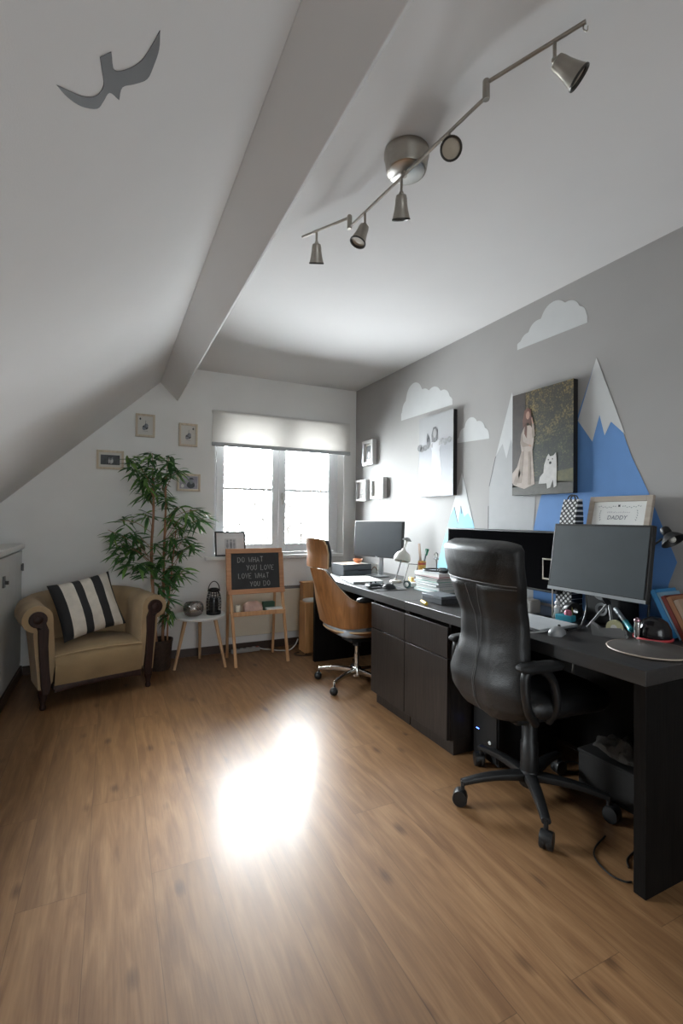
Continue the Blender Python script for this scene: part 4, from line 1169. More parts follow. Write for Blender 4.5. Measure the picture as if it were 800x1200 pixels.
tag(recenter(o), 'grey flying gull decal on the sloping white ceiling', 'wall decal')

# ---- canvas prints
def foliage_mat():
    m, nt, out = nt_new('printed_garden'); N = nt.nodes.new; L = nt.links.new
    b = N('ShaderNodeBsdfPrincipled'); b.inputs['Roughness'].default_value = .6
    tc = N('ShaderNodeTexCoord'); vo = N('ShaderNodeTexVoronoi'); vo.inputs['Scale'].default_value = 95; L(tc.outputs['Object'], vo.inputs['Vector'])
    nz = N('ShaderNodeTexNoise'); nz.inputs['Scale'].default_value = 16; nz.inputs['Detail'].default_value = 10; nz.inputs['Roughness'].default_value = .72; L(tc.outputs['Object'], nz.inputs['Vector'])
    r1 = N('ShaderNodeValToRGB'); e = r1.color_ramp.elements
    e[0].position = .36; e[0].color = (.008,.012,.008,1); e[1].position = .68; e[1].color = (.11,.10,.045,1); x = e.new(.52); x.color = (.018,.024,.010,1)
    ad = N('ShaderNodeMath'); ad.operation = 'MULTIPLY_ADD'; ad.inputs[1].default_value = -.35; L(vo.outputs['Distance'], ad.inputs[0]); L(nz.outputs['Fac'], ad.inputs[2])
    a2 = N('ShaderNodeMath'); a2.operation = 'ADD'; a2.inputs[1].default_value = .14; L(ad.outputs[0], a2.inputs[0]); L(a2.outputs[0], r1.inputs['Fac'])
    sp_ = N('ShaderNodeSeparateXYZ'); L(tc.outputs['Object'], sp_.inputs[0])
    mr = N('ShaderNodeMapRange'); mr.inputs['From Min'].default_value = .28; mr.inputs['From Max'].default_value = .58; L(sp_.outputs['Z'], mr.inputs['Value'])
    mm = N('ShaderNodeMath'); mm.operation = 'MULTIPLY'; L(mr.outputs[0], mm.inputs[0]); L(nz.outputs['Fac'], mm.inputs[1])
    mx = N('ShaderNodeMix'); mx.data_type = 'RGBA'; L(mm.outputs[0], mx.inputs['Factor']); L(r1.outputs[0], mx.inputs['A'])
    r2 = N('ShaderNodeValToRGB'); e = r2.color_ramp.elements; e[0].position = .42; e[0].color = (.05,.032,.012,1); e[1].position = .64; e[1].color = (.38,.25,.065,1); L(a2.outputs[0], r2.inputs['Fac'])
    L(r2.outputs[0], mx.inputs['B']); L(mx.outputs['Result'], b.inputs['Base Color']); L(b.outputs[0], out.inputs[0]); return m
PM = [foliage_mat(), mat('print_brown', (.032,.021,.016), .6, noise_amt=.3, nscale=30), mat('print_path', (.055,.052,.040), .6, noise_amt=.3, nscale=25),
      mat('print_dress', (.38,.31,.265), .6, noise_amt=.10, nscale=30), mat('print_skin', (.36,.20,.145), .6), mat('print_hair', (.10,.036,.02), .6, noise_amt=.3),
      mat('print_white_fur', (.50,.49,.47), .6, noise_amt=.10, nscale=40), mat('print_dark', (.012,.012,.012), .6), mat('print_dress_shade', (.26,.205,.17), .6, noise_amt=.12, nscale=30), mat('print_grass', (.075,.072,.022), .6, noise_amt=.3, nscale=40)]
M_cside = mat('canvas_dark_edge', (.012,.012,.012), .6)
W, H, D = .425, .606, .034
t = thing('canvas_picture', 'colour canvas of a pregnant woman in a pale gown with a white dog', 'picture', (XR-.0034, 1.953, 1.357), R(-90))
box('canvas', (-W/2, -D, 0), (W/2, 0, H), M_cside, t, .002)
m = MB()
def F(pts, lay, mi): flat(m, [((s-.5)*W, z*H) for s, z in pts], -D-.0002-.0007*lay, mi)
F([(0,0),(1,0),(1,1),(0,1)], 0, 0)
F([(0,.08),(.20,.08),(.22,.5),(.24,1),(0,1)], 1, 1)
F([(0,0),(1,0),(1,.10),(.55,.13),(0,.10)], 1, 2); F([(.72,.10),(1,.10),(1,.22),(.72,.20)], 1, 9)
F([(.17,.43),(.36,.43),(.40,.10),(.22,.06),(.04,.10),(.0,.13),(.0,.22),(.09,.28)], 2, 3)         # skirt
F([(.17,.43),(.21,.43),(.17,.12),(.10,.12)], 3, 8); F([(.29,.42),(.33,.42),(.34,.10),(.29,.10)], 3, 8); F([(.02,.12),(.12,.26),(.16,.22),(.07,.10)], 3, 8)
F([(.17,.60),(.22,.67),(.33,.67),(.38,.60),(.39,.52),(.36,.42),(.17,.43),(.15,.52)], 3, 3)         # bodice and belly
F([(.15,.52),(.18,.60),(.20,.52),(.30,.487),(.31,.47),(.19,.47)], 4, 8); F([(.30,.487),(.345,.475),(.34,.46),(.31,.47)], 4, 4)                             # arm across
F([(.36,.54),(.41,.56),(.385,.68),(.355,.68),(.355,.64)], 4, 8); F([(.355,.68),(.38,.68),(.36,.745),(.34,.74)], 4, 4)                                        # raised arm
F([(.20,.64),(.19,.72),(.22,.82),(.28,.845),(.335,.82),(.345,.74),(.33,.66),(.29,.70),(.24,.68)], 4, 5)
flat(m, ell((.285-.5)*W, .770*H, .0135, .024), -D-.0037, 4); F([(.235,.70),(.22,.60),(.26,.55),(.27,.68)], 4, 5)
F([(.47,.10),(.49,.16),(.55,.20),(.56,.27),(.60,.34),(.63,.37),(.655,.345),(.71,.35),(.745,.375),(.755,.32),(.76,.22),(.755,.07),(.715,.055),(.70,.13),(.66,.06),(.61,.05),(.60,.10)], 3, 6)
flat(m, ell((.66-.5)*W, .285*H, .008, .008), -D-.0034, 7)
for s, z in ((.63,.315),(.695,.318)): flat(m, ell((s-.5)*W, z*H, .0035, .004), -D-.0034, 7)
m.build('print', PM, t, smooth=False)
def bw_mat():
    m, nt, out = nt_new('printed_grey_field'); N = nt.nodes.new; L = nt.links.new
    b = N('ShaderNodeBsdfPrincipled'); b.inputs['Roughness'].default_value = .6
    tc = N('ShaderNodeTexCoord'); sp_ = N('ShaderNodeSeparateXYZ'); L(tc.outputs['Object'], sp_.inputs[0])
    nz = N('ShaderNodeTexNoise'); nz.inputs['Scale'].default_value = 9; nz.inputs['Detail'].default_value = 6; L(tc.outputs['Object'], nz.inputs['Vector'])
    mr = N('ShaderNodeMapRange'); mr.inputs['From Max'].default_value = .62; L(sp_.outputs['Z'], mr.inputs['Value'])
    ad = N('ShaderNodeMath'); ad.operation = 'MULTIPLY_ADD'; ad.inputs[1].default_value = .16; L(nz.outputs['Fac'], ad.inputs[0]); L(mr.outputs[0], ad.inputs[2])
    rp = N('ShaderNodeValToRGB'); e = rp.color_ramp.elements
    e[0].position = .05; e[0].color = (.34,.35,.375,1); e[1].position = 1.0; e[1].color = (.30,.305,.31,1); x = e.new(.66); x.color = (.185,.19,.21,1); y = e.new(.80); y.color = (.27,.27,.28,1)
    L(ad.outputs[0], rp.inputs['Fac']); L(rp.outputs[0], b.inputs['Base Color']); L(b.outputs[0], out.inputs[0]); return m
PG = [bw_mat(), mat('print_grey_dark', (.07,.07,.075), .6, noise_amt=.4, nscale=40), mat('print_grey_dress', (.36,.36,.38), .6, noise_amt=.08), mat('print_grey_skin', (.22,.215,.215), .6), mat('print_grey_mid', (.16,.16,.17), .6, noise_amt=.3, nscale=50)]
W, H = .420, .618
t = thing('canvas_picture', 'black and white canvas of a woman in a white dress with outstretched arms', 'picture', (XR-.0034, 2.935, 1.382), R(-90))
box('canvas', (-W/2, -D, 0), (W/2, 0, H), M_cside, t, .002)
m = MB()
F([(0,0),(1,0),(1,1),(0,1)], 0, 0)
F([(.40,.56),(.36,.64),(.42,.69),(.58,.69),(.66,.64),(.62,.56),(.66,.40),(.70,.22),(.64,.12),(.42,.12),(.36,.22),(.40,.40)], 1, 2)
F([(.42,.66),(.38,.64),(.22,.655),(.02,.63),(.02,.60),(.24,.615),(.42,.60)], 2, 3); F([(.60,.66),(.80,.68),(.98,.675),(.98,.645),(.80,.645),(.60,.61)], 2, 3)
F([(.40,.67),(.39,.76),(.44,.845),(.52,.85),(.57,.80),(.56,.68),(.49,.66)], 3, 1); flat(m, ell((.485-.5)*W, .77*H, .019, .034), -D-.003, 3)
for s, z, a, b_ in ((.03,.625,.03,.03),(.10,.60,.03,.022),(.20,.615,.03,.025),(.29,.67,.018,.05),(.27,.73,.010,.04)): flat(m, ell((s-.5)*W, z*H, a*1.0, b_*.9), -D-.003, 1)
for s, z, a, b_ in ((.70,.66,.022,.022),(.78,.64,.02,.024),(.90,.655,.024,.022)): flat(m, ell((s-.5)*W, z*H, a, b_), -D-.003, 4)
m.build('print', PG, t, smooth=False)

# ---- three white box frames near the window corner
M_wbox = mat('white_box_frame', (.62,.62,.61), .45, noise_amt=.02)
def c_small(kind):
    def f_(t_, y, W, H):
        m_ = MB()
        if kind == 0:
            flat(m_, [(-W*.45,H*.25),(W*.45,H*.25),(W*.45,H*.78),(-W*.45,H*.78)], y, 0); flat(m_, ell(0, H*.42, W*.22, H*.13), y-.0008, 2)
        else:
            flat(m_, [(-W*.5,H*.30),(W*.5,H*.30),(W*.5,H*.32),(-W*.5,H*.32)], y, 1); flat(m_, ell(-W*.1, H*.5, W*.2, H*.10), y, 2)
            if kind == 1: flat(m_, ell(W*.25, H*.34, W*.1, H*.03), y-.0008, 1)
        m_.build('photo', [M_ink, M_midt, M_ltt], t_, smooth=False)
    return f_
framed('picture_frame', 'white box frame with a dark photo, highest of the three by the window corner', 3.99, 1.835, .205, .235, .030, M_wbox, c_small(0), 'right', .045, 'white box frames by the window corner', rebate=.020)
framed('picture_frame', 'white box frame nearest the window corner, lower left of the three', 4.12, 1.480, .205, .205, .022, M_wbox, c_small(1), 'right', .045, 'white box frames by the window corner', rebate=.020)
framed('picture_frame', 'white box frame lower right of the three, straight above the far monitor', 3.808, 1.487, .225, .190, .022, M_wbox, c_small(2), 'right', .045, 'white box frames by the window corner', rebate=.020)

# ------------------------------------------------------------------ ceiling spot rail
M_nick = mat('brushed_nickel', (.36,.33,.29), .36, 1., noise_amt=.10, nscale=30); M_nickl = mat('polished_nickel_disc', (.62,.60,.57), .30, 1., noise_amt=.08)
M_lens = mat('lamp_lens_frosted', (.42,.36,.28), .45); M_ringd = mat('dark_lamp_rim', (.05,.045,.04), .4, .5)
t = thing('spotlight_rail', 'jointed nickel ceiling spotlight rail with five bell-shaped spots', 'ceiling light', (.913, 1.405, 2.42))
k = dict(parent=t, world=True)
c = MB(); c.lathe([(.0,-.0005),(.078,-.0005),(.079,-.004),(.079,-.018),(.076,-.024),(.070,-.064),(.067,-.070),(.062,-.072)], (.917,1.405,HC), n=40, cap0=False, cap1=False)
cn = c.build('canopy', M_nick, **k)
c = MB(); c.lathe([(.063,-.0715),(.060,-.0735),(.0,-.0745)], (.917,1.405,HC), n=40, cap0=False, cap1=False); c.build('bottom_disc', M_nickl, cn, world=True)
Hf, Hn = Vector((.868,1.752,0)), Vector((.942,1.036,0)); zl, zu = 2.412, 2.452
def bar(p, q, r=.0055): MB().cyl(p, q, r, n=12).build('bar', M_nick, **k)
v = lambda p, z: Vector((p.x, p.y, z))
bar(v(Hf, zl), v(Hn, zl)); bar(v(Hf, zu), Vector((.743,1.968,zu))); bar(v(Hn, zu), Vector((1.045,.798,zu)))
for h in (Hf, Hn):
    MB().lathe([(.0,-.008),(.009,-.008),(.010,-.006),(.010,.046),(.009,.048),(.0,.048)], v(h, zl), n=16, cap0=False, cap1=False).build('joint', M_nick, **k)
MB().cyl((.907,1.405,2.4255), (.907,1.405,2.412), .011, n=16).build('stem', M_nick, **k)
hk = MB(); hk.tube(smooth_path([(1.043,.803,zu-.004),(1.043,.803,zu-.016),(1.047,.796,zu-.024),(1.043,.790,zu-.018)], 4), .0018, 6); hk.build('hook', M_nick, **k)
BELL = [(.0,.0),(.0135,.0),(.0180,.003),(.0200,.012),(.0205,.014),(.0215,.028),(.0245,.046),(.0285,.064),(.0312,.074),(.0318,.078)]
def spot(p, drop, ax, roll=0):
    p = Vector(p); ax = Vector(ax).normalized(); q = p+Vector((0,0,-drop))
    g_ = MB(); g_.cyl(p, q+Vector((0,0,-.004)), .0048, n=10); g_.sphere(q, .0085, n=12)
    a = q+ax*.003
    g_.lathe(BELL, a, ax, 32, cap0=False, cap1=False); g_.lathe([(.0318,.078),(.0295,.0775),(.0270,.062),(.0215,.040)], a, ax, 32, cap0=False, cap1=False)
    h_ = g_.build('lamp_head', M_nick, **k)
    l_ = MB(); l_.lathe([(.0,.0725),(.0262,.071)], a, ax, 28, cap0=False, cap1=False); l_.build('lens', M_lens, h_, world=True)
    l_ = MB(); l_.lathe([(.0262,.0705),(.0262,.0765),(.0314,.0795),(.0326,.0780),(.0326,.0740),(.0306,.0725)], a, ax, 28, cap0=False, cap1=False); l_.build('rim', M_ringd, h_, world=True)
spot((.786,1.907,zu), .046, (.18,.42,-.88)); spot((.880,1.640,zl), .050, (-.36,.05,-.92)); spot((.903,1.415,zl), .055, (.24,.38,-.88))
spot((.927,1.182,zl), .050, (-.42,-.66,-.62)); spot((1.016,.866,zu), .050, (.62,-.38,-.62))
# ------------------------------------------------------------------ things on the desks
ZT = .7305
M_screen = mat('dark_screen', (.022,.027,.032), .32, spec=.5, noise_amt=.05); M_screen3 = mat('matte_grey_screen', (.050,.062,.070), .55, spec=.4, noise_amt=.05)
M_screen2 = mat('black_screen', (.004,.004,.0045), .95, spec=0.); M_bez = mat('black_bezel', (.012,.012,.013), .4)
M_silver = mat('silver_plastic', (.42,.44,.46), .35, .4, noise_amt=.03); M_alu = mat('aluminium', (.55,.57,.59), .38, .7, noise_amt=.03)
M_grey_p = mat('grey_plastic', (.16,.165,.17), .5); M_white_p = mat('white_plastic', (.66,.66,.65), .4, noise_amt=.02)
def monitor(label, x, y, rz, w, zb, h, tilt, screen, chin, base='plate', dx=0., panel_off=0.):
    """panel of width w and height h, its foot at (x, y); local -y is the viewing side"""
    t_ = thing('monitor', label, 'monitor', (x, y, ZT), rz, 'monitors on the desks')
    zb -= ZT
    Mt = Matrix.Translation((dx, panel_off, zb)) @ Matrix.Rotation(R(-tilt), 4, 'X')
    c = MB(); c.box((-w/2, -.010, 0), (w/2, .016, h), Mt)
    c.rings([[Mt @ Vector(p) for p in q] for q in ([(-w*.42,.016,h*.08),(w*.42,.016,h*.08),(w*.42,.016,h*.9),(-w*.42,.016,h*.9)], [(-w*.25,.045,h*.2),(w*.25,.045,h*.2),(w*.25,.045,h*.75),(-w*.25,.045,h*.75)])])
    cs = c.build('casing', M_bez, t_, bevel=.003)
    b = .010
    MB().box((-w/2+b, -.0115, chin), (w/2-b, -.0095, h-b), Mt).build('screen', screen, t_, smooth=False)
    if chin > .015:
        MB().box((-w/2+.001, -.0125, .001), (w/2-.001, -.0098, chin-.003), Mt).build('chin', M_silver if screen is not M_screen else M_bez, t_, smooth=False)
    else:
        MB().box((-.012, -.0118, .003), (.012, -.0098, .008), Mt).build('badge', M_silver, t_, smooth=False)
    bk_ = Mt @ Vector((0, .03, h*.45))
    if base == 'plate':
        n_ = MB(); n_.rings([[Vector((s*.019+dx*k_, yy, zz)) for s, yy in ((-1, 0.045), (1, 0.045), (1, .057), (-1, .057))] for k_, zz in ((0, .008), (1, bk_.z))])
        n_.build('neck', M_silver, t_, bevel=.002)
        MB().box((-.09, -.05, 0), (.09, .06, .009)).build('foot', M_silver if screen is M_screen else M_bez, t_, bevel=.004)
    else:
        n_ = MB(); n_.tube(smooth_path([(0, bk_.y+.008, bk_.z), (0, bk_.y+.02, zb), (0, .02, zb-.04)], 5), .012, 10)
        n_.build('neck', M_bez, t_)
        for q in (-1, 0, 1):
            l_ = MB(); l_.tube([(0, .02, zb-.035), (q*.06, .02-.055*(q != 0)+.03*(q == 0), .006)], .0055, 8); l_.sphere((q*.06, .02-.055*(q != 0)+.03*(q == 0), .007), .007, n=10); l_.build('leg', M_grey_p, t_)
    return t_
monitor('switched-off monitor on a silver stand at the window end of the desk', 1.995, 3.455, R(-73.5), .545, .888, .300, 3, M_screen, .012)
monitor('wide black monitor behind the back of the leather chair', 2.145, 2.175, R(-90), .89, .832, .322, 1, M_screen2, .012, panel_off=-.075)
monitor('grey-screened monitor tilted back above the tape dispenser, silver strip below', 1.965, 1.394, R(-90), .463, .886, .312, 9, M_screen3, .018, 'legs', panel_off=-.082)

def desk_box(name, label, cat, lo_, hi_, m, bevel=.003, rz=0., group=None):
    ctr = Vector(((lo_[0]+hi_[0])/2, (lo_[1]+hi_[1])/2, lo_[2])); d = [(hi_[i]-lo_[i])/2 for i in range(2)]
    o = MB().box((-d[0], -d[1], 0), (d[0], d[1], hi_[2]-lo_[2])).build(name, m, None, bevel=bevel)
    o.location = ctr; o.rotation_euler.z = rz
    return tag(o, label, cat, group)

# far desk -----------------------------------------------------------
t = thing('letter_tray', 'black two-drawer paper organiser beside the window, papers on its top', 'paper organiser', (1.858, 3.655, ZT), R(3))
sh = MB(); sh.box((-.135,-.105,0),(.135,.105,.005)); sh.box((-.135,-.105,.045),(.135,.105,.049)); sh.box((-.135,-.105,.088),(.135,.105,.093)); sh.box((-.135,.100,0),(.135,.105,.093)); sh.box((-.135,-.105,0),(-.131,.105,.093)); sh.box((.131,-.105,0),(.135,.105,.093))
sh.build('shell', mat('dark_slate_plastic', (.05,.058,.068), .45), t, bevel=.001)
for z in (.007, .051):
    dr = MB(); dr.box((-.129,-.108,z),(.129,.095,z+.003)); dr.box((-.129,-.109,z),(.129,-.105,z+.034)); dr.box((-.03,-.114,z+.014),(.03,-.109,z+.020)); dr.build('drawer', mat('slate_drawer', (.075,.085,.098), .4), t, bevel=.001)
for i, (dx_, dy_, rz_, mm, lab) in enumerate(((.01,.0,.05,M_paperw,'white sheet lying on the paper organiser'), (-.02,.005,-.08,mat('peach_paper', (.66,.40,.28), .8),'peach-coloured sheet on top of the paper organiser'))):
    o = MB().box((-.105,-.085,0),(.105,.085,.0012)).build('paper_sheet', mm, None, smooth=False); o.location = (1.858+dx_, 3.655+dy_, ZT+.0935+i*.0014); o.rotation_euler.z = R(4)+rz_; tag(o, lab, 'paper')
o = MB(); o.lathe([(.0,0),(.018,0),(.030,.006),(.038,.02),(.041,.034),(.039,.035),(.034,.02),(.02,.008),(.0,.006)], (0,0,0), n=28, cap0=False, cap1=False)
o = o.build('bowl', mat('terracotta_glaze', (.55,.24,.12), .4)); o.location = (1.925, 3.665, ZT+.0966); tag(o, 'small orange bowl standing on the paper organiser', 'bowl')
M_mug = mat('white_ceramic', (.68,.66,.62), .25)
t = thing('mug', 'white mug with a brown swirl in front of the paper organiser', 'mug', (2.055, 3.618, ZT))
c = MB(); c.lathe([(.0,0),(.030,0),(.034,.004),(.036,.045),(.036,.083),(.0335,.085),(.032,.082),(.032,.008),(.0,.006)], (0,0,0), n=30, cap0=False, cap1=False); c.build('cup', M_mug, t)
c = MB(); c.tube(smooth_path([(.035,0,.066),(.055,0,.068),(.060,0,.045),(.052,0,.022),(.0355,0,.020)], 5), .0042, 8); c.v = [Matrix.Rotation(R(35),4,'Z') @ p for p in c.v]; c.build('handle', M_mug, t)
c = MB(); c.tube([((.0366)*math.cos(a), (.0366)*math.sin(a), .045+.018*math.sin(3*(a+2.4))) for a in [R(200+5*i) for i in range(21)]], .0042, 6); c.build('swirl', mat('brown_glaze', (.22,.10,.055), .35), t)
t = thing('laptop', 'closed white laptop lying in front of the far monitor', 'laptop', (1.735, 3.245, ZT), R(-9))
MB().box((-.118,-.165,.002),(.118,.165,.010)).build('base', M_alu, t, bevel=.003); MB().box((-.118,-.165,.0105),(.118,.165,.018)).build('lid', M_white_p, t, bevel=.003)
ft = MB(); 
for x, y in ((-.1,-.14),(.1,-.14),(-.1,.14),(.1,.14)): MB().cyl((x,y,0),(x,y,.003),.008,n=10).build('foot', M_blk_m, t)
o = MB().box((-.115,-.105,0),(.115,.105,.003)).build('mouse_mat', mat('black_rubber_mat', (.02,.021,.023), .7), None, bevel=.001); o.location = (1.70,2.835,ZT); o.rotation_euler.z = R(-6); tag(o, 'black mouse mat on the far desk beside the laptop', 'mouse mat')
def mouse(label, x, y, z, rz, body, wheel, L=.052, Wd=.032, Hh=.036):
    t_ = thing('computer_mouse', label, 'mouse', (x,y,z), rz)
    g_ = MB(); rs = []
    for j in range(13):
        u = j/12; yy = -L+2*L*u; hw = Wd*math.sqrt(max(.01, 1-(2*u-1)**4))*(.92+.08*math.cos(u*6)); hh = Hh*math.sqrt(max(.012, 1-(1.9*u-.85)**2)) if u < .985 else .006
        rs.append([Vector((hw*math.cos(math.pi*i/14), yy, max(0,hh*math.sin(math.pi*i/14)**.8))) for i in range(15)])
    g_.rings(rs); g_.build('shell', body, t_, angle=60)
    MB().lathe([(.0,-.004),(.008,-.004),(.009,0),(.008,.004),(.0,.004)], (0,L*.55,Hh*.80), (1,0,0), 16, cap0=False, cap1=False).build('scroll_wheel', wheel, t_)
    return t_
mouse('black mouse sitting on the black mouse mat', 1.715, 2.80, ZT+.0031, R(-80), M_blk, M_grey_p)
t = thing('game_controller', 'dark grey game controller left of the mouse, on the mat edge', 'game controller', (1.632, 2.885, ZT+.0031), R(10))
g = MB(); g.box((-.045,-.028,.006),(.045,.026,.030)); g.build('body', mat('charcoal_plastic', (.045,.047,.05), .45), t, bevel=.010, bseg=3)
for s in (-1,1):
    g = MB(); g.tube(smooth_path([(s*.040,.012,.018),(s*.054,-.012,.016),(s*.058,-.045,.0125)], 4), .013, 10, rr=[.015]*5+[.012]*4 if False else None); g.build('grip', mat('charcoal_plastic', (.045,.047,.05), .45), t)
    MB().lathe([(.006,.028),(.005,.036),(.009,.038),(.008,.042),(.0,.043)], (s*.020,-.006,0), n=14, cap1=False).build('thumbstick', M_blk_m, t)
# white jointed desk lamp
def jointed_lamp(name, label, base, elbow, head, ax, m, mcap, rbase=.045, rsh=.062):
    base, elbow, head, ax = Vector(base), Vector(elbow), Vector(head), Vector(ax).normalized()
    t_ = thing(name, label, 'lamp', base)
    k_ = dict(parent=t_, world=True)
    b_ = MB(); b_.lathe([(.0,0),(rbase,0),(rbase,.008),(rbase*.9,.014),(.014,.018),(.010,.03),(.0,.031)], base, n=32, cap0=False, cap1=False); b_.build('base', m, **k_)
    a_ = MB(); a_.tube([base+Vector((0,0,.025)), elbow], .0048, 8); a_.build('post', mcap, **k_)
    j_ = MB(); j_.lathe([(.0,-.014),(.014,-.013),(.018,-.006),(.034,-.010),(.036,-.006),(.020,.012),(.0,.016)], elbow, (.25,-.1,1), 20, cap0=False, cap1=False); j_.build('elbow', mcap, **k_)
    a_ = MB()
    for s in (-1,1): a_.tube([elbow+Vector((0,s*.010,-.004)), head-ax*.055+Vector((0,s*.010,0))], .0035, 8)
    a_.build('arm', m, **k_)
    sh_ = MB(); P = [(.0,-.066),(.014,-.066),(.018,-.052),(.026,-.046),(rsh*.72,-.034),(rsh*.95,-.010),(rsh*1.02,.016),(rsh*.94,.030),(rsh*.90,.030),(rsh*.97,.014),(rsh*.90,-.008),(rsh*.66,-.028),(.018,-.040)]
    sh_.lathe(P, head, ax, 36, cap0=False, cap1=False); s_ = sh_.build('lamp_shade', m, **k_)
    MB().sphere(head+ax*.0, .020, n=14).build('bulb', mat('frosted_bulb', (.62,.60,.55), .3), s_, world=True)
    return t_
jointed_lamp('desk_lamp', 'small white jointed desk lamp with drooping shade beside the far monitor', (1.945,3.085,ZT), (2.030,3.062,1.053), (1.992,3.068,.919), (-.28,-.12,-1), mat('warm_white_enamel', (.62,.60,.55), .35), mat('lamp_grey', (.22,.22,.22), .4))
# two white photo boards leaning towards the wall
def leaning(label, x, y, w, h, ang, rz, edge):
    t_ = thing('photo_board', label, 'picture', (x,y,ZT), rz, 'white boards leaning on the far desk')
    Mt = Matrix.Rotation(R(-ang), 4, 'X') @ Matrix.Identity(4)
    MB().box((-w/2,-.010,0),(w/2,0,h), Mt).build('board', edge, t_, bevel=.001); MB().box((-w/2+.006,-.0108,.006),(w/2-.006,-.0098,h-.006), Mt).build('face', M_paperw, t_, smooth=False)
    MB().box((-w*.15,-.004,0),(w*.15,-.001,h*.9), Matrix.Translation((0,h*math.sin(R(ang))*1.55,.004)) @ Matrix.Rotation(R(ang*.55),4,'X')).build('strut', edge, t_, smooth=False)
    return t_
leaning('white board with dark edge leaning beside the pen cup', 2.030, 3.028, .085, .150, 30, R(-62), mat('dark_edge_board', (.05,.05,.06), .5))
leaning('slimmer white board leaning right behind the dark-edged one', 2.085, 3.125, .080, .140, 30, R(-62), M_white_p)
# pen cup on a small box, with ruler, green bottle brush and pens
desk_box('caddy', 'white desk box carrying the orange pen cup', 'box', (2.05,2.905,ZT), (2.12,2.978,ZT+.085), M_white_p)
t = thing('pen_cup', 'orange and yellow pen cup standing on the white desk box', 'pen cup', (2.085,2.945,ZT+.0855))
c = MB(); c.lathe([(.0,0),(.027,0),(.029,.003),(.030,.08),(.0285,.082),(.0275,.078),(.0265,.006),(.0,.005)], (0,0,0), n=24, cap0=False, cap1=False); c.build('cup', mat('yellow_orange_tin', (.62,.34,.06), .4, noise_amt=.3, nscale=35), t)
c = MB(); c.lathe([(.0303,.055),(.0306,.056),(.0306,.07),(.0303,.071)], (0,0,0), n=24, cap0=False, cap1=False); c.build('rim_band', mat('red_band', (.45,.07,.04), .4), t)
cz = ZT+.0855+.012
def stick(name, label, cat, p, q, r0, r1, m, mt_=None, n=8):
    p, q = Vector(p), Vector(q)
    if mt_ is None:
        o_ = MB().cyl(p-p, q-p, r0, r1, n).build(name, m); o_.location = p; return tag(o_, label, cat)
    t_ = thing(name, label, cat, p); e_ = (q-p)
    MB().cyl((0,0,0), e_*.8, r0, r1, n).build('barrel', m, t_); MB().cyl(e_*.8, e_, r1*1.02, r1*.85, n).build('cap', mt_, t_); return t_
o = MB(); Mr = Matrix.Translation((2.080,2.946,cz)) @ Matrix.Rotation(R(-3),4,'X') @ Matrix.Rotation(R(-4),4,'Y')
o.box((-.002,-.0125,0),(.002,.0125,.20)); o = o.build('ruler', wood('ruler_wood', (.26,.17,.12), (.38,.27,.20), 'Z', 4, .5, 8), None); o.matrix_world = Mr; tag(o, 'flat wooden ruler standing tall in the orange pen cup', 'ruler')
t = thing('brush', 'green brush leaning out of the orange pen cup', 'brush', (2.094,2.946,cz)); e_ = Vector((.018,-.012,.11))
MB().cyl((0,0,0), e_, .003, .003, 8).build('handle', M_blk, t); b = MB(); b.cyl(e_, e_*1.45, .009, .014, 12); b.build('bristles', mat('green_bristle', (.03,.20,.10), .8, noise_amt=.3, nscale=60), t)
stick('pen', 'grey pen leaning furthest right in the orange pen cup', 'pen', (2.090,2.955,cz), (2.104,2.915,cz+.155), .0035, .0035, M_grey_p, M_silver)
# colourful packs in front of the cup
desk_box('card_pack', 'red and white pack lying before the pen cup', 'pack', (1.985,2.800,ZT), (2.04,2.865,ZT+.062), mat('red_pack', (.52,.10,.07), .5, noise_amt=.2), rz=R(15))
desk_box('card_pack', 'yellow pack standing left of the red pack', 'pack', (1.955,2.885,ZT), (1.985,2.935,ZT+.055), mat('yellow_pack', (.68,.50,.15), .5, noise_amt=.2), rz=R(-12))
desk_box('tissue_pack', 'white tissue pack lying before the yellow pack', 'pack', (1.895,2.815,ZT), (1.955,2.895,ZT+.030), M_paperw, bevel=.009, rz=R(20))
t = thing('tape_roll', 'dark tape roll standing between the white pack and the stack of folders', 'tape', (1.852,2.788,ZT)); MB().lathe([(.016,-.009),(.026,-.009),(.026,.009),(.016,.009),(.016,-.009)], (0,0,.026), (1,.5,0), 24, cap0=False, cap1=False).build('roll', mat('dark_teal_tape', (.012,.045,.045), .4), t); MB().lathe([(.013,-.010),(.0158,-.010),(.0158,.010),(.013,.010),(.013,-.010)], (0,0,.026), (1,.5,0), 24, cap0=False, cap1=False).build('core', M_paperw, t)
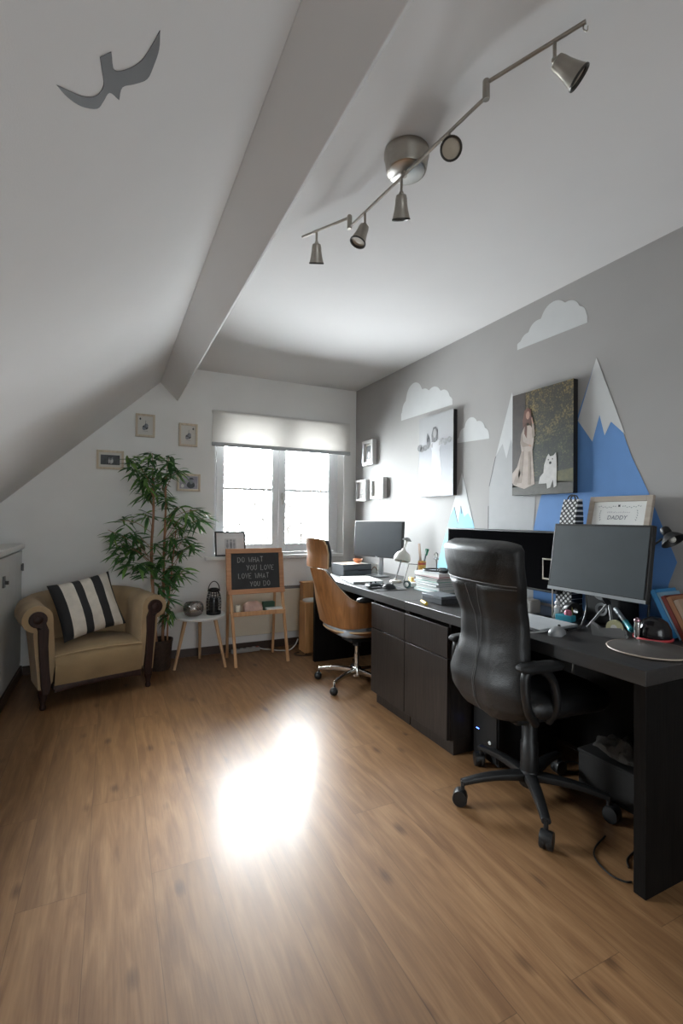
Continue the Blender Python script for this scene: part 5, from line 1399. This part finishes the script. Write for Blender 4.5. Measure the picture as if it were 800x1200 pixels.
# the stack of folders and paper, one thing at a time
stk = [('folder','bottom teal folder of the stack near the desk seam',(.03,.20,.19),.020,.0,'folder'),('paper_pad','thick white pad above the teal folder in the stack',(.62,.66,.68),.026,.05,'paper pad'),
 ('notebook','slate blue notebook in the middle of the stack',(.10,.14,.18),.014,-.04,'notebook'),('paper_pad','thinner pale pad directly under the green folder',(.55,.62,.63),.012,.03,'paper pad'),
 ('folder','bright mint green folder in the upper half of the stack',(.10,.46,.30),.018,-.05,'folder'),('notebook','black notebook lying on the mint green folder',(.02,.025,.03),.010,.06,'notebook'),
 ('folder','pinkish folder above the black notebook in the stack',(.50,.22,.22),.008,-.02,'folder'),('paper_pad','topmost white pad of the stack near the desk seam',(.66,.68,.70),.022,.07,'paper pad')]
z = ZT
M_page = M_paperw
for i, (nm, lab, col, th, rz_, cat) in enumerate(stk):
    t_ = thing(nm, lab, cat, (1.955+.008*math.sin(i*2.1), 2.600+.010*math.cos(i*1.7), z), rz_, 'stack of folders and pads')
    w_, d_ = .083+.005*math.sin(i*3), .125+.008*math.cos(i*2)
    m_ = mat('stack_cover_%d' % i, col, .5)
    c_ = MB(); c_.box((-w_,-d_,0),(w_,d_,.0018)); c_.box((-w_,-d_,th-.0020),(w_,d_,th-.0002)); c_.box((w_-.0018,-d_,0),(w_,d_,th-.0002)); c_.build('cover', m_, t_, bevel=.0006)
    MB().box((-w_+.003,-d_+.003,.0018),(w_-.0018,d_-.003,th-.0020)).build('pages', M_page, t_, smooth=False)
    z += th
zst = z
t = thing('headphones', 'thin black headphones lying on top of the paper stack', 'headphones', (1.950,2.60,zst), R(55))
b = MB(); b.tube([(.070*math.cos(a), .080*math.sin(a), .012) for a in [math.pi*(-.15+1.3*i/26) for i in range(27)]], .0058, 8); b.build('headband', M_blk, t)
for s in (-1,1):
    a = math.pi*(-.15) if s > 0 else math.pi*1.15
    MB().lathe([(.0,0),(.026,0),(.030,.005),(.030,.014),(.024,.020),(.0,.021)], (.070*math.cos(a), .080*math.sin(a)-.012, .0), n=24, cap0=False, cap1=False).build('ear_cup', M_blk, t)
t = thing('clip_stand', 'slim black stand with a ring clip inside the headphone loop on the stack', 'clip stand', (1.955,2.595,zst), 0)
MB().lathe([(.0,0),(.022,0),(.022,.005),(.0,.008)], (0,0,0), n=24, cap0=False, cap1=False).build('foot', M_blk, t); MB().tube(smooth_path([(0,0,.004),(0,.0,.05),(0,.006,.085)], 6), .0035, 8).build('rod', M_blk, t)
MB().tube([(0,.006+.018*math.cos(math.tau*i/24), .108+.018*math.sin(math.tau*i/24)) for i in range(22)], .0035, 8).build('ring', M_blk, t); MB().box((-.008,-.014,.080),(.008,.026,.090)).build('clip', M_grey_p, t, bevel=.002)
t = thing('storage_box', 'flat black box on the desk seam before the stack of folders', 'box', (1.725,2.255,ZT), R(2))
b = MB(); b.box((-.062,-.088,0),(.062,.088,.030)); b.build('body', mat('dark_grey_box', (.045,.048,.055), .5), t, bevel=.002); b = MB(); b.box((-.064,-.090,.0302),(.064,.090,.046)); b.build('lid', mat('slate_box_lid', (.10,.11,.125), .45), t, bevel=.002)
t = thing('highlighter', 'yellow highlighter lying beside the flat black box', 'highlighter', (1.60,2.235,ZT), R(70))
MB().cyl((-.045,0,.0095),(.02,0,.0095),.0092,.0092,14).build('barrel', mat('highlighter_yellow', (.72,.50,.04), .4), t); MB().cyl((.02,0,.0095),(.055,0,.0095),.0094,.008,14).build('cap', mat('highlighter_cap', (.60,.38,.02), .4), t)

# near desk ----------------------------------------------------------
t = thing('soundbar', 'grey soundbar standing under the wide black monitor', 'speaker', (1.945,1.995,ZT))
MB().box((-.035,-.24,.004),(.035,.24,.075)).build('body', mat('taupe_grille', (.16,.15,.14), .7, bump=.4, bscale=900), t, bevel=.012, bseg=3)
for s in (-1,1): MB().box((-.03,s*.2-.02,0),(.03,s*.2+.02,.006)).build('foot', M_blk_m, t, bevel=.002)
t = thing('laptop', 'closed silver laptop right of the leather chair back', 'laptop', (1.765,1.635,ZT), R(1))
MB().box((-.122,-.163,.002),(.122,.163,.0095)).build('base', M_alu, t, bevel=.003); MB().box((-.122,-.163,.010),(.122,.163,.0165)).build('lid', mat('light_aluminium', (.62,.64,.66), .42, .35), t, bevel=.003)
for x, y in ((-.1,-.14),(.1,-.14),(-.1,.14),(.1,.14)): MB().cyl((x,y,0),(x,y,.003),.008,n=10).build('foot', M_blk_m, t)
mouse('grey mouse at the right corner of the silver laptop', 1.700, 1.425, ZT, R(-65), mat('mouse_grey', (.30,.31,.32), .4), M_blk)
o = MB().tube(smooth_path([(1.652,1.447,ZT+.012),(1.60,1.470,ZT+.008),(1.565,1.486,ZT+.008),(1.5475,1.494,ZT+.003),(1.5425,1.499,ZT-.022),(1.540,1.506,ZT-.065),(1.536,1.512,ZT-.10)], 6), .0035, 8).build('cable', mat('light_grey_cable', (.42,.42,.42), .5))
tag(o, 'light grey cable hanging over the desk edge from the grey mouse', 'cable')
t = thing('sticky_note_box', 'small bright cyan box with a pink knob behind the silver laptop', 'box', (1.965,1.600,ZT), R(12))
MB().box((-.022,-.040,0),(.022,.040,.030)).build('body', mat('cyan_plastic', (.05,.38,.52), .4), t, bevel=.003); MB().lathe([(.0,.030),(.016,.030),(.018,.040),(.012,.052),(.0,.055)], (0,-.012,0), n=18, cap0=False, cap1=False).build('knob', mat('pink_plastic', (.60,.16,.24), .4), t)
t = thing('figurine', 'tiny white figurine standing beside the cyan box', 'figurine', (1.990,1.668,ZT))
MB().lathe([(.0,0),(.020,0),(.022,.006),(.014,.03),(.016,.05),(.008,.062),(.0,.063)], (0,0,0), n=18, cap0=False, cap1=False).build('body', M_white_p, t); MB().sphere((0,0,.072), .013, n=14).build('head', M_white_p, t)
t = thing('outline_stand', 'thin rod holding an invented beige outline beside the grey-screened monitor', 'card holder', (1.958,1.700,ZT))  # invented holder for a beige outline taken for a screen reflection
MB().lathe([(.0,0),(.022,0),(.022,.006),(.0,.010)], (0,0,0), n=20, cap0=False, cap1=False).build('foot', M_blk, t); MB().cyl((0,-.03,.005),(0,-.03,.19),.003,.003,8).build('rod', mat('beige_rod', (.42,.37,.30), .5), t)
f = MB(); M_bg = mat('beige_rod', (.42,.37,.30), .5)
for a, b_ in (((-.003,-.075,.185),(.003,.03,.192)),((-.003,-.075,.283),(.003,.03,.290)),((-.003,.023,.192),(.003,.03,.283)),((-.003,-.075,.192),(.003,-.068,.283))): f.box(a, b_)
f.build('frame', M_bg, t, bevel=.001); MB().box((.0,-.068,.192),(.002,.023,.283)).build('card', M_screen2, t, smooth=False)  # plate inside the outline repeats the black screen
# dotted gift bag, speaker and the framed certificate behind the monitors
def dots_mat():
    m, nt, out = nt_new('black_white_dots'); N = nt.nodes.new; L = nt.links.new
    b = N('ShaderNodeBsdfPrincipled'); b.inputs['Roughness'].default_value = .6; tc = N('ShaderNodeTexCoord')
    mp = N('ShaderNodeMapping'); mp.inputs['Rotation'].default_value = (R(45),0,0); mp.inputs['Scale'].default_value = (52,52,52)
    vo = N('ShaderNodeTexVoronoi'); vo.voronoi_dimensions = '3D'; vo.inputs['Randomness'].default_value = 0; vo.inputs['Scale'].default_value = 1
    L(tc.outputs['Object'], mp.inputs[0])
    sp_ = N('ShaderNodeSeparateXYZ'); cb_ = N('ShaderNodeCombineXYZ'); L(mp.outputs[0], sp_.inputs[0]); L(sp_.outputs[1], cb_.inputs[1]); L(sp_.outputs[2], cb_.inputs[2]); cb_.inputs[0].default_value = 0
    L(cb_.outputs[0], vo.inputs['Vector'])
    cr = N('ShaderNodeValToRGB'); cr.color_ramp.interpolation = 'CONSTANT'; e = cr.color_ramp.elements; e[0].color = (.62,.62,.62,1); e[1].position = .34; e[1].color = (.012,.012,.014,1)
    L(vo.outputs['Distance'], cr.inputs['Fac']); L(cr.outputs[0], b.inputs['Base Color']); L(b.outputs[0], out.inputs[0]); return m
t = thing('gift_bag', 'tall black gift bag with white dots leaning at the wall by the certificate', 'gift bag', (2.135,1.720,ZT))
b = MB(); rs = []
for z_, hx, hy, ox in ((0,.040,.048,0),(.30,.040,.048,.006),(.50,.030,.046,.020),(.590,.015,.044,.030)): rs.append([Vector((ox-hx,-hy,z_)),Vector((ox+hx,-hy,z_)),Vector((ox+hx,hy,z_)),Vector((ox-hx,hy,z_))])
b.rings(rs, cap1=False); b.build('bag', dots_mat(), t, smooth=False)
for s in (-1,1): MB().tube(smooth_path([(.030+s*.012,-.022,.57),(.030+s*.010,-.020,.60),(.030+s*.010,.0,.612),(.030+s*.010,.020,.60),(.030+s*.012,.022,.57)], 4), .004, 6).build('handle', M_blk, t)
t = thing('speaker', 'black box speaker behind the grey-screened monitor, carrying the certificate', 'speaker', (2.125,1.475,ZT))
MB().box((-.075,-.085,.004),(.070,.085,.240)).build('cabinet', M_blk_m, t, bevel=.006)
for z_, r_ in ((.155,.052),(.06,.030)): MB().lathe([(r_,0),(r_,.003),(r_*.9,.003),(r_*.3,-.004),(.0,-.002)], (-.0755,0,z_+.01), (-1,0,0), 28, cap0=False, cap1=False).build('cone', M_grey_p, t)
MB().box((-.06,-.07,0),(.06,.07,.005)).build('foot', M_blk_m, t)
def cert():
    t_ = thing('picture_frame', 'beige-framed white certificate reading DADDY leaning above the monitor', 'picture', (2.112,1.474,ZT+.2405), R(-90))
    Mt = Matrix.Rotation(R(-13.5), 4, 'X'); W, H, fw_, D_ = .156, .365, .026, .018
    f_ = MB(); f_.box((-W,-D_,0),(-W+fw_,0,H),Mt); f_.box((W-fw_,-D_,0),(W,0,H),Mt); f_.box((-W+fw_,-D_,0),(W-fw_,0,fw_),Mt); f_.box((-W+fw_,-D_,H-fw_),(W-fw_,0,H),Mt)
    f_.build('frame', wood('greyed_oak', (.33,.28,.23), (.42,.36,.30), 'X', 5, .6, 8), t_, bevel=.0015)
    MB().box((-W+fw_,-D_+.006,fw_),(W-fw_,-.002,H-fw_),Mt).build('sheet', M_paperw, t_, smooth=False)
    y_ = -D_+.0055
    def q(m_, pts): m_.add([Mt @ Vector((a, y_, b)) for a, b in pts], [tuple(range(len(pts)))])
    # garland along the top: sprigs left and right of a small flower
    g_ = MB()
    for s in (-1,1):
        for i in range(9):
            x_ = s*(.014+i*.0105); z_ = H-fw_-.022-.005*math.sin(i*.5)-.0015*i*.4
            q(g_, [(x_, z_),(x_+s*.005, z_+.006*(1 if i % 2 else -.8)),(x_+s*.0095, z_+.001)])
        for i in range(5):
            x_ = s*(.094+.003*math.sin(i)); z_ = H-fw_-.045-i*.011
            q(g_, [(x_, z_),(x_-s*.008, z_+.004),(x_-s*.002, z_-.006)])
    g_.build('garland', mat('grey_leaf_print', (.30,.33,.33), .7), t_, smooth=False)
    g_ = MB(); q(g_, [(.008*math.cos(math.tau*i/8)*(1 if i % 2 else .6), H-fw_-.021+.008*math.sin(math.tau*i/8)*(1 if i % 2 else .6)) for i in range(8)]); g_.build('flower', M_ink, t_, smooth=False)
    def text(s_, size, x_, z_, m_, nm):
        cu_ = bpy.data.curves.new(nm, 'FONT'); cu_.body = s_; cu_.size = size; cu_.align_x = 'CENTER'; cu_.shear = .15; cu_.resolution_u = 2; cu_.offset = .0002
        to = bpy.data.objects.new(nm+'_tmp', cu_); COL.objects.link(to); bpy.context.view_layer.update()
        me = bpy.data.meshes.new_from_object(to.evaluated_get(bpy.context.evaluated_depsgraph_get())); bpy.data.objects.remove(to)
        me.transform(Mt @ Matrix.Translation((x_, y_-.0003, z_)) @ Matrix.Rotation(R(90), 4, 'X')); me.materials.clear(); me.materials.append(m_)
        o_ = bpy.data.objects.new(nm, me); COL.objects.link(o_); o_.parent = t_; return o_
    text('DADDY', .028, -.004, H-fw_-.088, mat('dark_lettering', (.16,.17,.20), .7), 'lettering')
    g_ = MB(); r_ = random.Random(5)                    # a faint line of small script, too small to read
    x_ = -.056
    while x_ < .056:
        w_ = r_.uniform(.004,.009); h_ = r_.uniform(.004,.008); q(g_, [(x_, H-fw_-.056),(x_+w_*.5, H-fw_-.056),(x_+w_*.7, H-fw_-.056+h_),(x_+w_*.35, H-fw_-.056+h_)]); x_ += w_+.002
    g_.build('script_line', mat('faint_script', (.36,.34,.38), .7), t_, smooth=False)
    return t_
cert()
# black desk lamp by the wall
t = thing('desk_lamp', 'black desk lamp rising at the right edge of the grey-screened monitor', 'lamp', (2.115,1.305,ZT))
b = MB(); b.lathe([(.0,0),(.055,0),(.056,.006),(.050,.012),(.010,.016),(.0,.017)], (0,0,0), n=32, cap0=False, cap1=False); b.build('base', M_blk, t)
b = MB(); b.tube([(0,0,.012),(.030,-.008,.375),(.038,-.040,.405)], .005, 8); b.build('pole', mat('gunmetal', (.10,.10,.10), .35, .7), t)
hd = Vector((.040,-.050,.424)); ax = Vector((-.05,-.50,-.62)).normalized()
b = MB(); b.lathe([(.0,-.038),(.014,-.036),(.019,-.028),(.019,-.010),(.017,-.003),(.022,.0),(.036,.014),(.050,.036),(.048,.036),(.034,.016),(.021,.004)], hd+Vector((0,-.015,.0)), ax, 32, cap0=False, cap1=False); s_ = b.build('lamp_shade', M_blk, t)
MB().sphere(hd+ax*.026+Vector((0,-.015,0)), .014, n=14).build('bulb', mat('frosted_bulb', (.62,.60,.55), .3), s_)
# tape dispenser with its roll
t = thing('tape_dispenser', 'grey tape dispenser with a pale yellow roll under the tilted monitor', 'tape dispenser', (1.865,1.305,ZT), R(-72))
b = MB(); b.prism([(-.062,0),(.062,0),(.066,.012),(.052,.020),(.030,.014),(.0,.010),(-.032,.016),(-.050,.040),(-.066,.052),(-.070,.050),(-.066,.020)], (0,-.015,0), (1,0,0), (0,0,1), (0,.030,0)); 
for s in (-.0145,.0115): b.prism([(-.055,.004),(.060,.004),(.060,.030),(.045,.046),(.0,.040),(-.035,.030),(-.060,.048)], (0,s,0), (1,0,0), (0,0,1), (0,.003,0))
b.build('body', mat('dispenser_grey', (.20,.20,.205), .4), t, bevel=.001)
b = MB(); b.lathe([(.012,-.009),(.030,-.009),(.030,.009),(.012,.009),(.012,-.009)], (.018,0,.043), (0,1,0), 28, cap0=False, cap1=False); b.build('tape_roll', mat('pale_yellow_tape', (.52,.50,.30), .4), t)
MB().lathe([(.0,-.0095),(.0118,-.0095),(.0118,.0095),(.0,.0095)], (.018,0,.043), (0,1,0), 20, cap0=False, cap1=False).build('core', M_white_p, t)
# grey tube with a teal end resting on the dome
t = thing('marker_pen', 'thick grey marker with a bright teal end leaning on the black dome', 'marker', (1.975,1.310,ZT+.012))
p0, p1 = Vector((.06,.085,.075)), Vector((-.03,-.045,.018)); d_ = p1-p0
MB().cyl(p0, p0+d_*.62, .010, .010, 16).build('barrel', mat('marker_grey', (.135,.16,.18), .4), t); MB().cyl(p0+d_*.62, p1, .0115, .0115, 16).build('cap', mat('teal_plastic', (.04,.36,.42), .4), t)
t = thing('tape_roll', 'black roll with a yellow-green face below the grey-screened monitor', 'tape', (2.040,1.618,ZT), R(10))
MB().lathe([(.014,-.018),(.040,-.018),(.040,.018),(.014,.018),(.014,-.018)], (0,0,.040), (-.5,-.85,0), 28, cap0=False, cap1=False).build('roll', M_blk, t); MB().lathe([(.015,.0185),(.028,.0185),(.028,.0195),(.015,.0195)], (0,0,.040), (-.9,.45,0), 24, cap0=False, cap1=False).build('label', mat('olive_label', (.36,.36,.10), .5), t)
o = MB().tube(smooth_path([(1.925,1.462,.890),(1.93,1.462,.83),(1.915,1.460,.78),(1.88,1.455,ZT+.010),(1.83,1.450,ZT+.007),(1.78,1.440,ZT+.007)], 6), .0032, 8).build('cable', M_blk); tag(o, 'black cable looping from the grey-screened monitor down to the desktop', 'cable')
# domed gadget with chrome post on a red ring
t = thing('desk_gadget', 'black domed gadget with a chrome post on a red ring', 'gadget', (2.010,1.210,ZT), 0)
b = MB(); b.lathe([(.0,.0065),(.060,.0065),(.062,.015),(.058,.045),(.045,.072),(.022,.088),(.0,.091)], (0,0,0), n=36, cap0=False, cap1=False); b.build('dome', mat('gloss_black', (.014,.012,.014), .18), t)
b = MB(); b.tube([(-.008+.068*math.cos(math.tau*i/40), .004+.068*math.sin(math.tau*i/40), .0055) for i in range(41)], .005, 8); b.build('ring', mat('coral_red', (.55,.06,.07), .4), t)
b = MB(); b.cyl((-.066,.030,.004),(-.066,.030,.070),.012,.012,20); b.build('post', M_chrome, t); b = MB(); b.sphere((-.066,.030,.074), .0135, n=16); b.build('post_cap', mat('pink_chrome', (.60,.35,.42), .15, 1.), t)
# round board
t = thing('round_board', 'round dark placemat with a pale rim at the near desk corner', 'placemat', (1.812,1.110,ZT))
b = MB(); b.lathe([(.0,.0002),(.134,.0002),(.139,.004),(.139,.0066),(.135,.0085),(.0,.0085)], (0,0,0), n=64, cap0=False, cap1=False); b.build('board', mat('greyish_brown_board', (.075,.066,.060), .5, noise_amt=.15, nscale=20), t)
b = MB(); b.tube([(.1392*math.cos(math.tau*i/72), .1392*math.sin(math.tau*i/72), .0052) for i in range(73)], .0028, 6); b.build('rim', mat('pale_rim', (.48,.40,.32), .5), t)
# leaning magazines and books at the wall end
specs = [('bright blue ring binder, first of the leaning books at the right', (.035,.20,.42), .022, .205, 'binder'), ('pale blue magazine leaning behind the bright blue binder', (.20,.34,.46), .008, .20, 'magazine'), ('dark red book in the leaning row', (.17,.028,.02), .018, .185, 'book'), ('orange-brown book in the leaning row', (.30,.13,.06), .020, .185, 'book'), ('pale brown book, last of the leaning row', (.36,.25,.18), .020, .175, 'book')]
yb_ = 1.178
for lab, col, th, h_, cat in specs:
    o_ = thing('book' if cat == 'book' else cat, lab, cat, (2.150, yb_, ZT), 0, 'leaning books at the wall')
    Mb = Matrix.Rotation(R(-27), 4, 'X'); w_ = .085 if cat == 'book' else .10; w_ = min(w_, .075)
    cm = mat('leaning_%s' % lab.split()[0]+lab.split()[1], col, .45)
    c_ = MB(); c_.box((-w_,-th,0),(w_-.002,-th+.002,h_),Mb); c_.box((-w_,-.002,0),(w_-.002,0,h_),Mb); c_.box((-w_,-th,0),(-w_+.002,0,h_),Mb)
    z0_ = min(p.z for p in c_.v)
    c_.v = [p-Vector((0,0,z0_)) for p in c_.v]; c_.build('cover', cm, o_, bevel=.0008)
    p_ = MB(); p_.box((-w_+.002,-th+.002,.003),(w_-.004,-.002,h_-.003),Mb); p_.v = [p-Vector((0,0,z0_)) for p in p_.v]; p_.build('pages', M_paperw, o_, smooth=False)
    yb_ -= th/math.cos(R(27))+.0012
# ------------------------------------------------------------------ under the near desk
t = thing('computer_tower', 'black computer tower with a blue light under the near desk', 'computer', (1.90,1.845,0))
MB().box((-.20,-.085,.014),(.20,.088,.42)).build('case', M_blk_m, t, bevel=.004); MB().box((-.208,-.080,.025),(-.2005,.083,.41)).build('front_panel', M_blk, t, bevel=.003)
for x, y in ((-.17,-.06),(.17,-.06),(-.17,.06),(.17,.06)): MB().cyl((x,y,0),(x,y,.015),.012,n=10).build('foot', M_blk_m, t)
MB().box((-.2095,.042,.150),(-.2080,.060,.154)).build('power_light', mat('blue_led', (.05,.10,.9), .4, emit=(.10,.22,1.), estr=9.), t, smooth=False)
MB().lathe([(.0,0),(.009,0),(.009,.003),(.006,.004),(.0,.004)], (-.208,-.035,.112), (-1,0,0), 16, cap0=False, cap1=False).build('plug', M_white_p, t)
t = thing('storage_box', 'dark box on the floor below the near desk, a crumpled bag on it', 'box', (2.04,1.36,0))
MB().box((-.085,-.16,0),(.085,.16,.15)).build('body', mat('dark_card_box', (.008,.007,.0065), .8), t, bevel=.003); MB().box((-.088,-.163,.1502),(.088,.163,.165)).build('lid', mat('dark_card_lid', (.010,.009,.0085), .8), t, bevel=.003)
def crumple(u, v):
    a = u*math.tau; ph = -math.pi/2+math.pi*v; p = Vector((.072*math.cos(ph)*math.cos(a), .13*math.cos(ph)*math.sin(a), .036*math.sin(ph)+.036))
    k_ = 1+.35*noise.noise(p*26); p.x *= k_; p.y *= k_; p.z = max(0, p.z*(1+.5*noise.noise(p*33))); return p
o = MB().grid(crumple, 40, 20, closeu=True).build('paper_bag', mat('grey_paper_bag', (.10,.095,.09), .8), None, angle=20); o.location = (2.04,1.36,.1655); tag(o, 'crumpled grey bag lying on the dark box below the desk', 'bag')
o = desk_box('cardboard_sheet', 'brown cardboard sheet standing on the floor inside the near desk leg', 'cardboard', (1.66,1.006,0), (1.86,1.030,.24), mat('brown_cardboard', (.14,.085,.05), .8))
def cable(label, pts, r=.0032, m=M_blk):
    return tag(MB().tube(smooth_path(pts, 6), r, 8).build('cable', m), label, 'cable')
cable('thin black cable on the floor running to the near desk leg', [(1.72,1.22,.0045),(1.62,1.19,.0045),(1.572,1.150,.0045),(1.55,1.08,.0045),(1.565,1.04,.0045),(1.585,1.028,.0045)])
cable('black cable dropping from under the desk to the floor by the desk leg', [(1.90,1.075,.30),(1.89,1.08,.12),(1.84,1.10,.02),(1.76,1.12,.0040),(1.68,1.105,.0040),(1.64,1.075,.0040)])
cable('short white cable hanging below the near desktop', [(2.02,1.60,.675),(2.015,1.595,.60),(1.99,1.580,.47),(1.965,1.575,.37),(1.97,1.60,.33)], .004, M_cable_w)
cable('black cable coiled on the floor behind the near chair base', [(2.08,1.67,.0045),(2.02,1.675,.0045),(1.99,1.635,.0045),(2.02,1.585,.0045),(2.08,1.60,.0045),(2.09,1.635,.013),(2.05,1.66,.012),(2.01,1.64,.013)])

# ------------------------------------------------------------------ outside: a bare tree beyond the right-hand pane
M_bark = mat('wet_bark', (.060,.052,.046), .9, noise_amt=.3)
tb = MB(); rt_ = random.Random(21)
def branch(p, d, L, r, depth):
    pts = [p]; q = p.copy(); dd = d.copy()
    for i in range(5):
        dd = (dd+Vector((rt_.uniform(-.22,.22), rt_.uniform(-.2,.2), rt_.uniform(-.12,.20)))).normalized(); q = q+dd*L/5; pts.append(q.copy())
    tb.tube(pts, r*.8, 6 if depth < 2 else 4, rr=[r*(1-.5*i/5) for i in range(6)])
    if depth < 5:
        for k_ in range(4 if depth else 6):
            i = rt_.randint(2, 5); nd = (dd+Vector((rt_.uniform(-1,1), rt_.uniform(-.7,.7), rt_.uniform(-.35,.75)))).normalized(); branch(pts[i].copy(), nd, L*rt_.uniform(.5,.75), r*.52, depth+1)
branch(Vector((0,0,0)), Vector((0,0,1)), 3.6, .10, 0)
o = tb.build('bare_tree', M_bark); o.location = (3.95, 9.4, -3.5); tag(o, 'bare leafless tree seen faintly outside the right-hand window pane', 'tree')
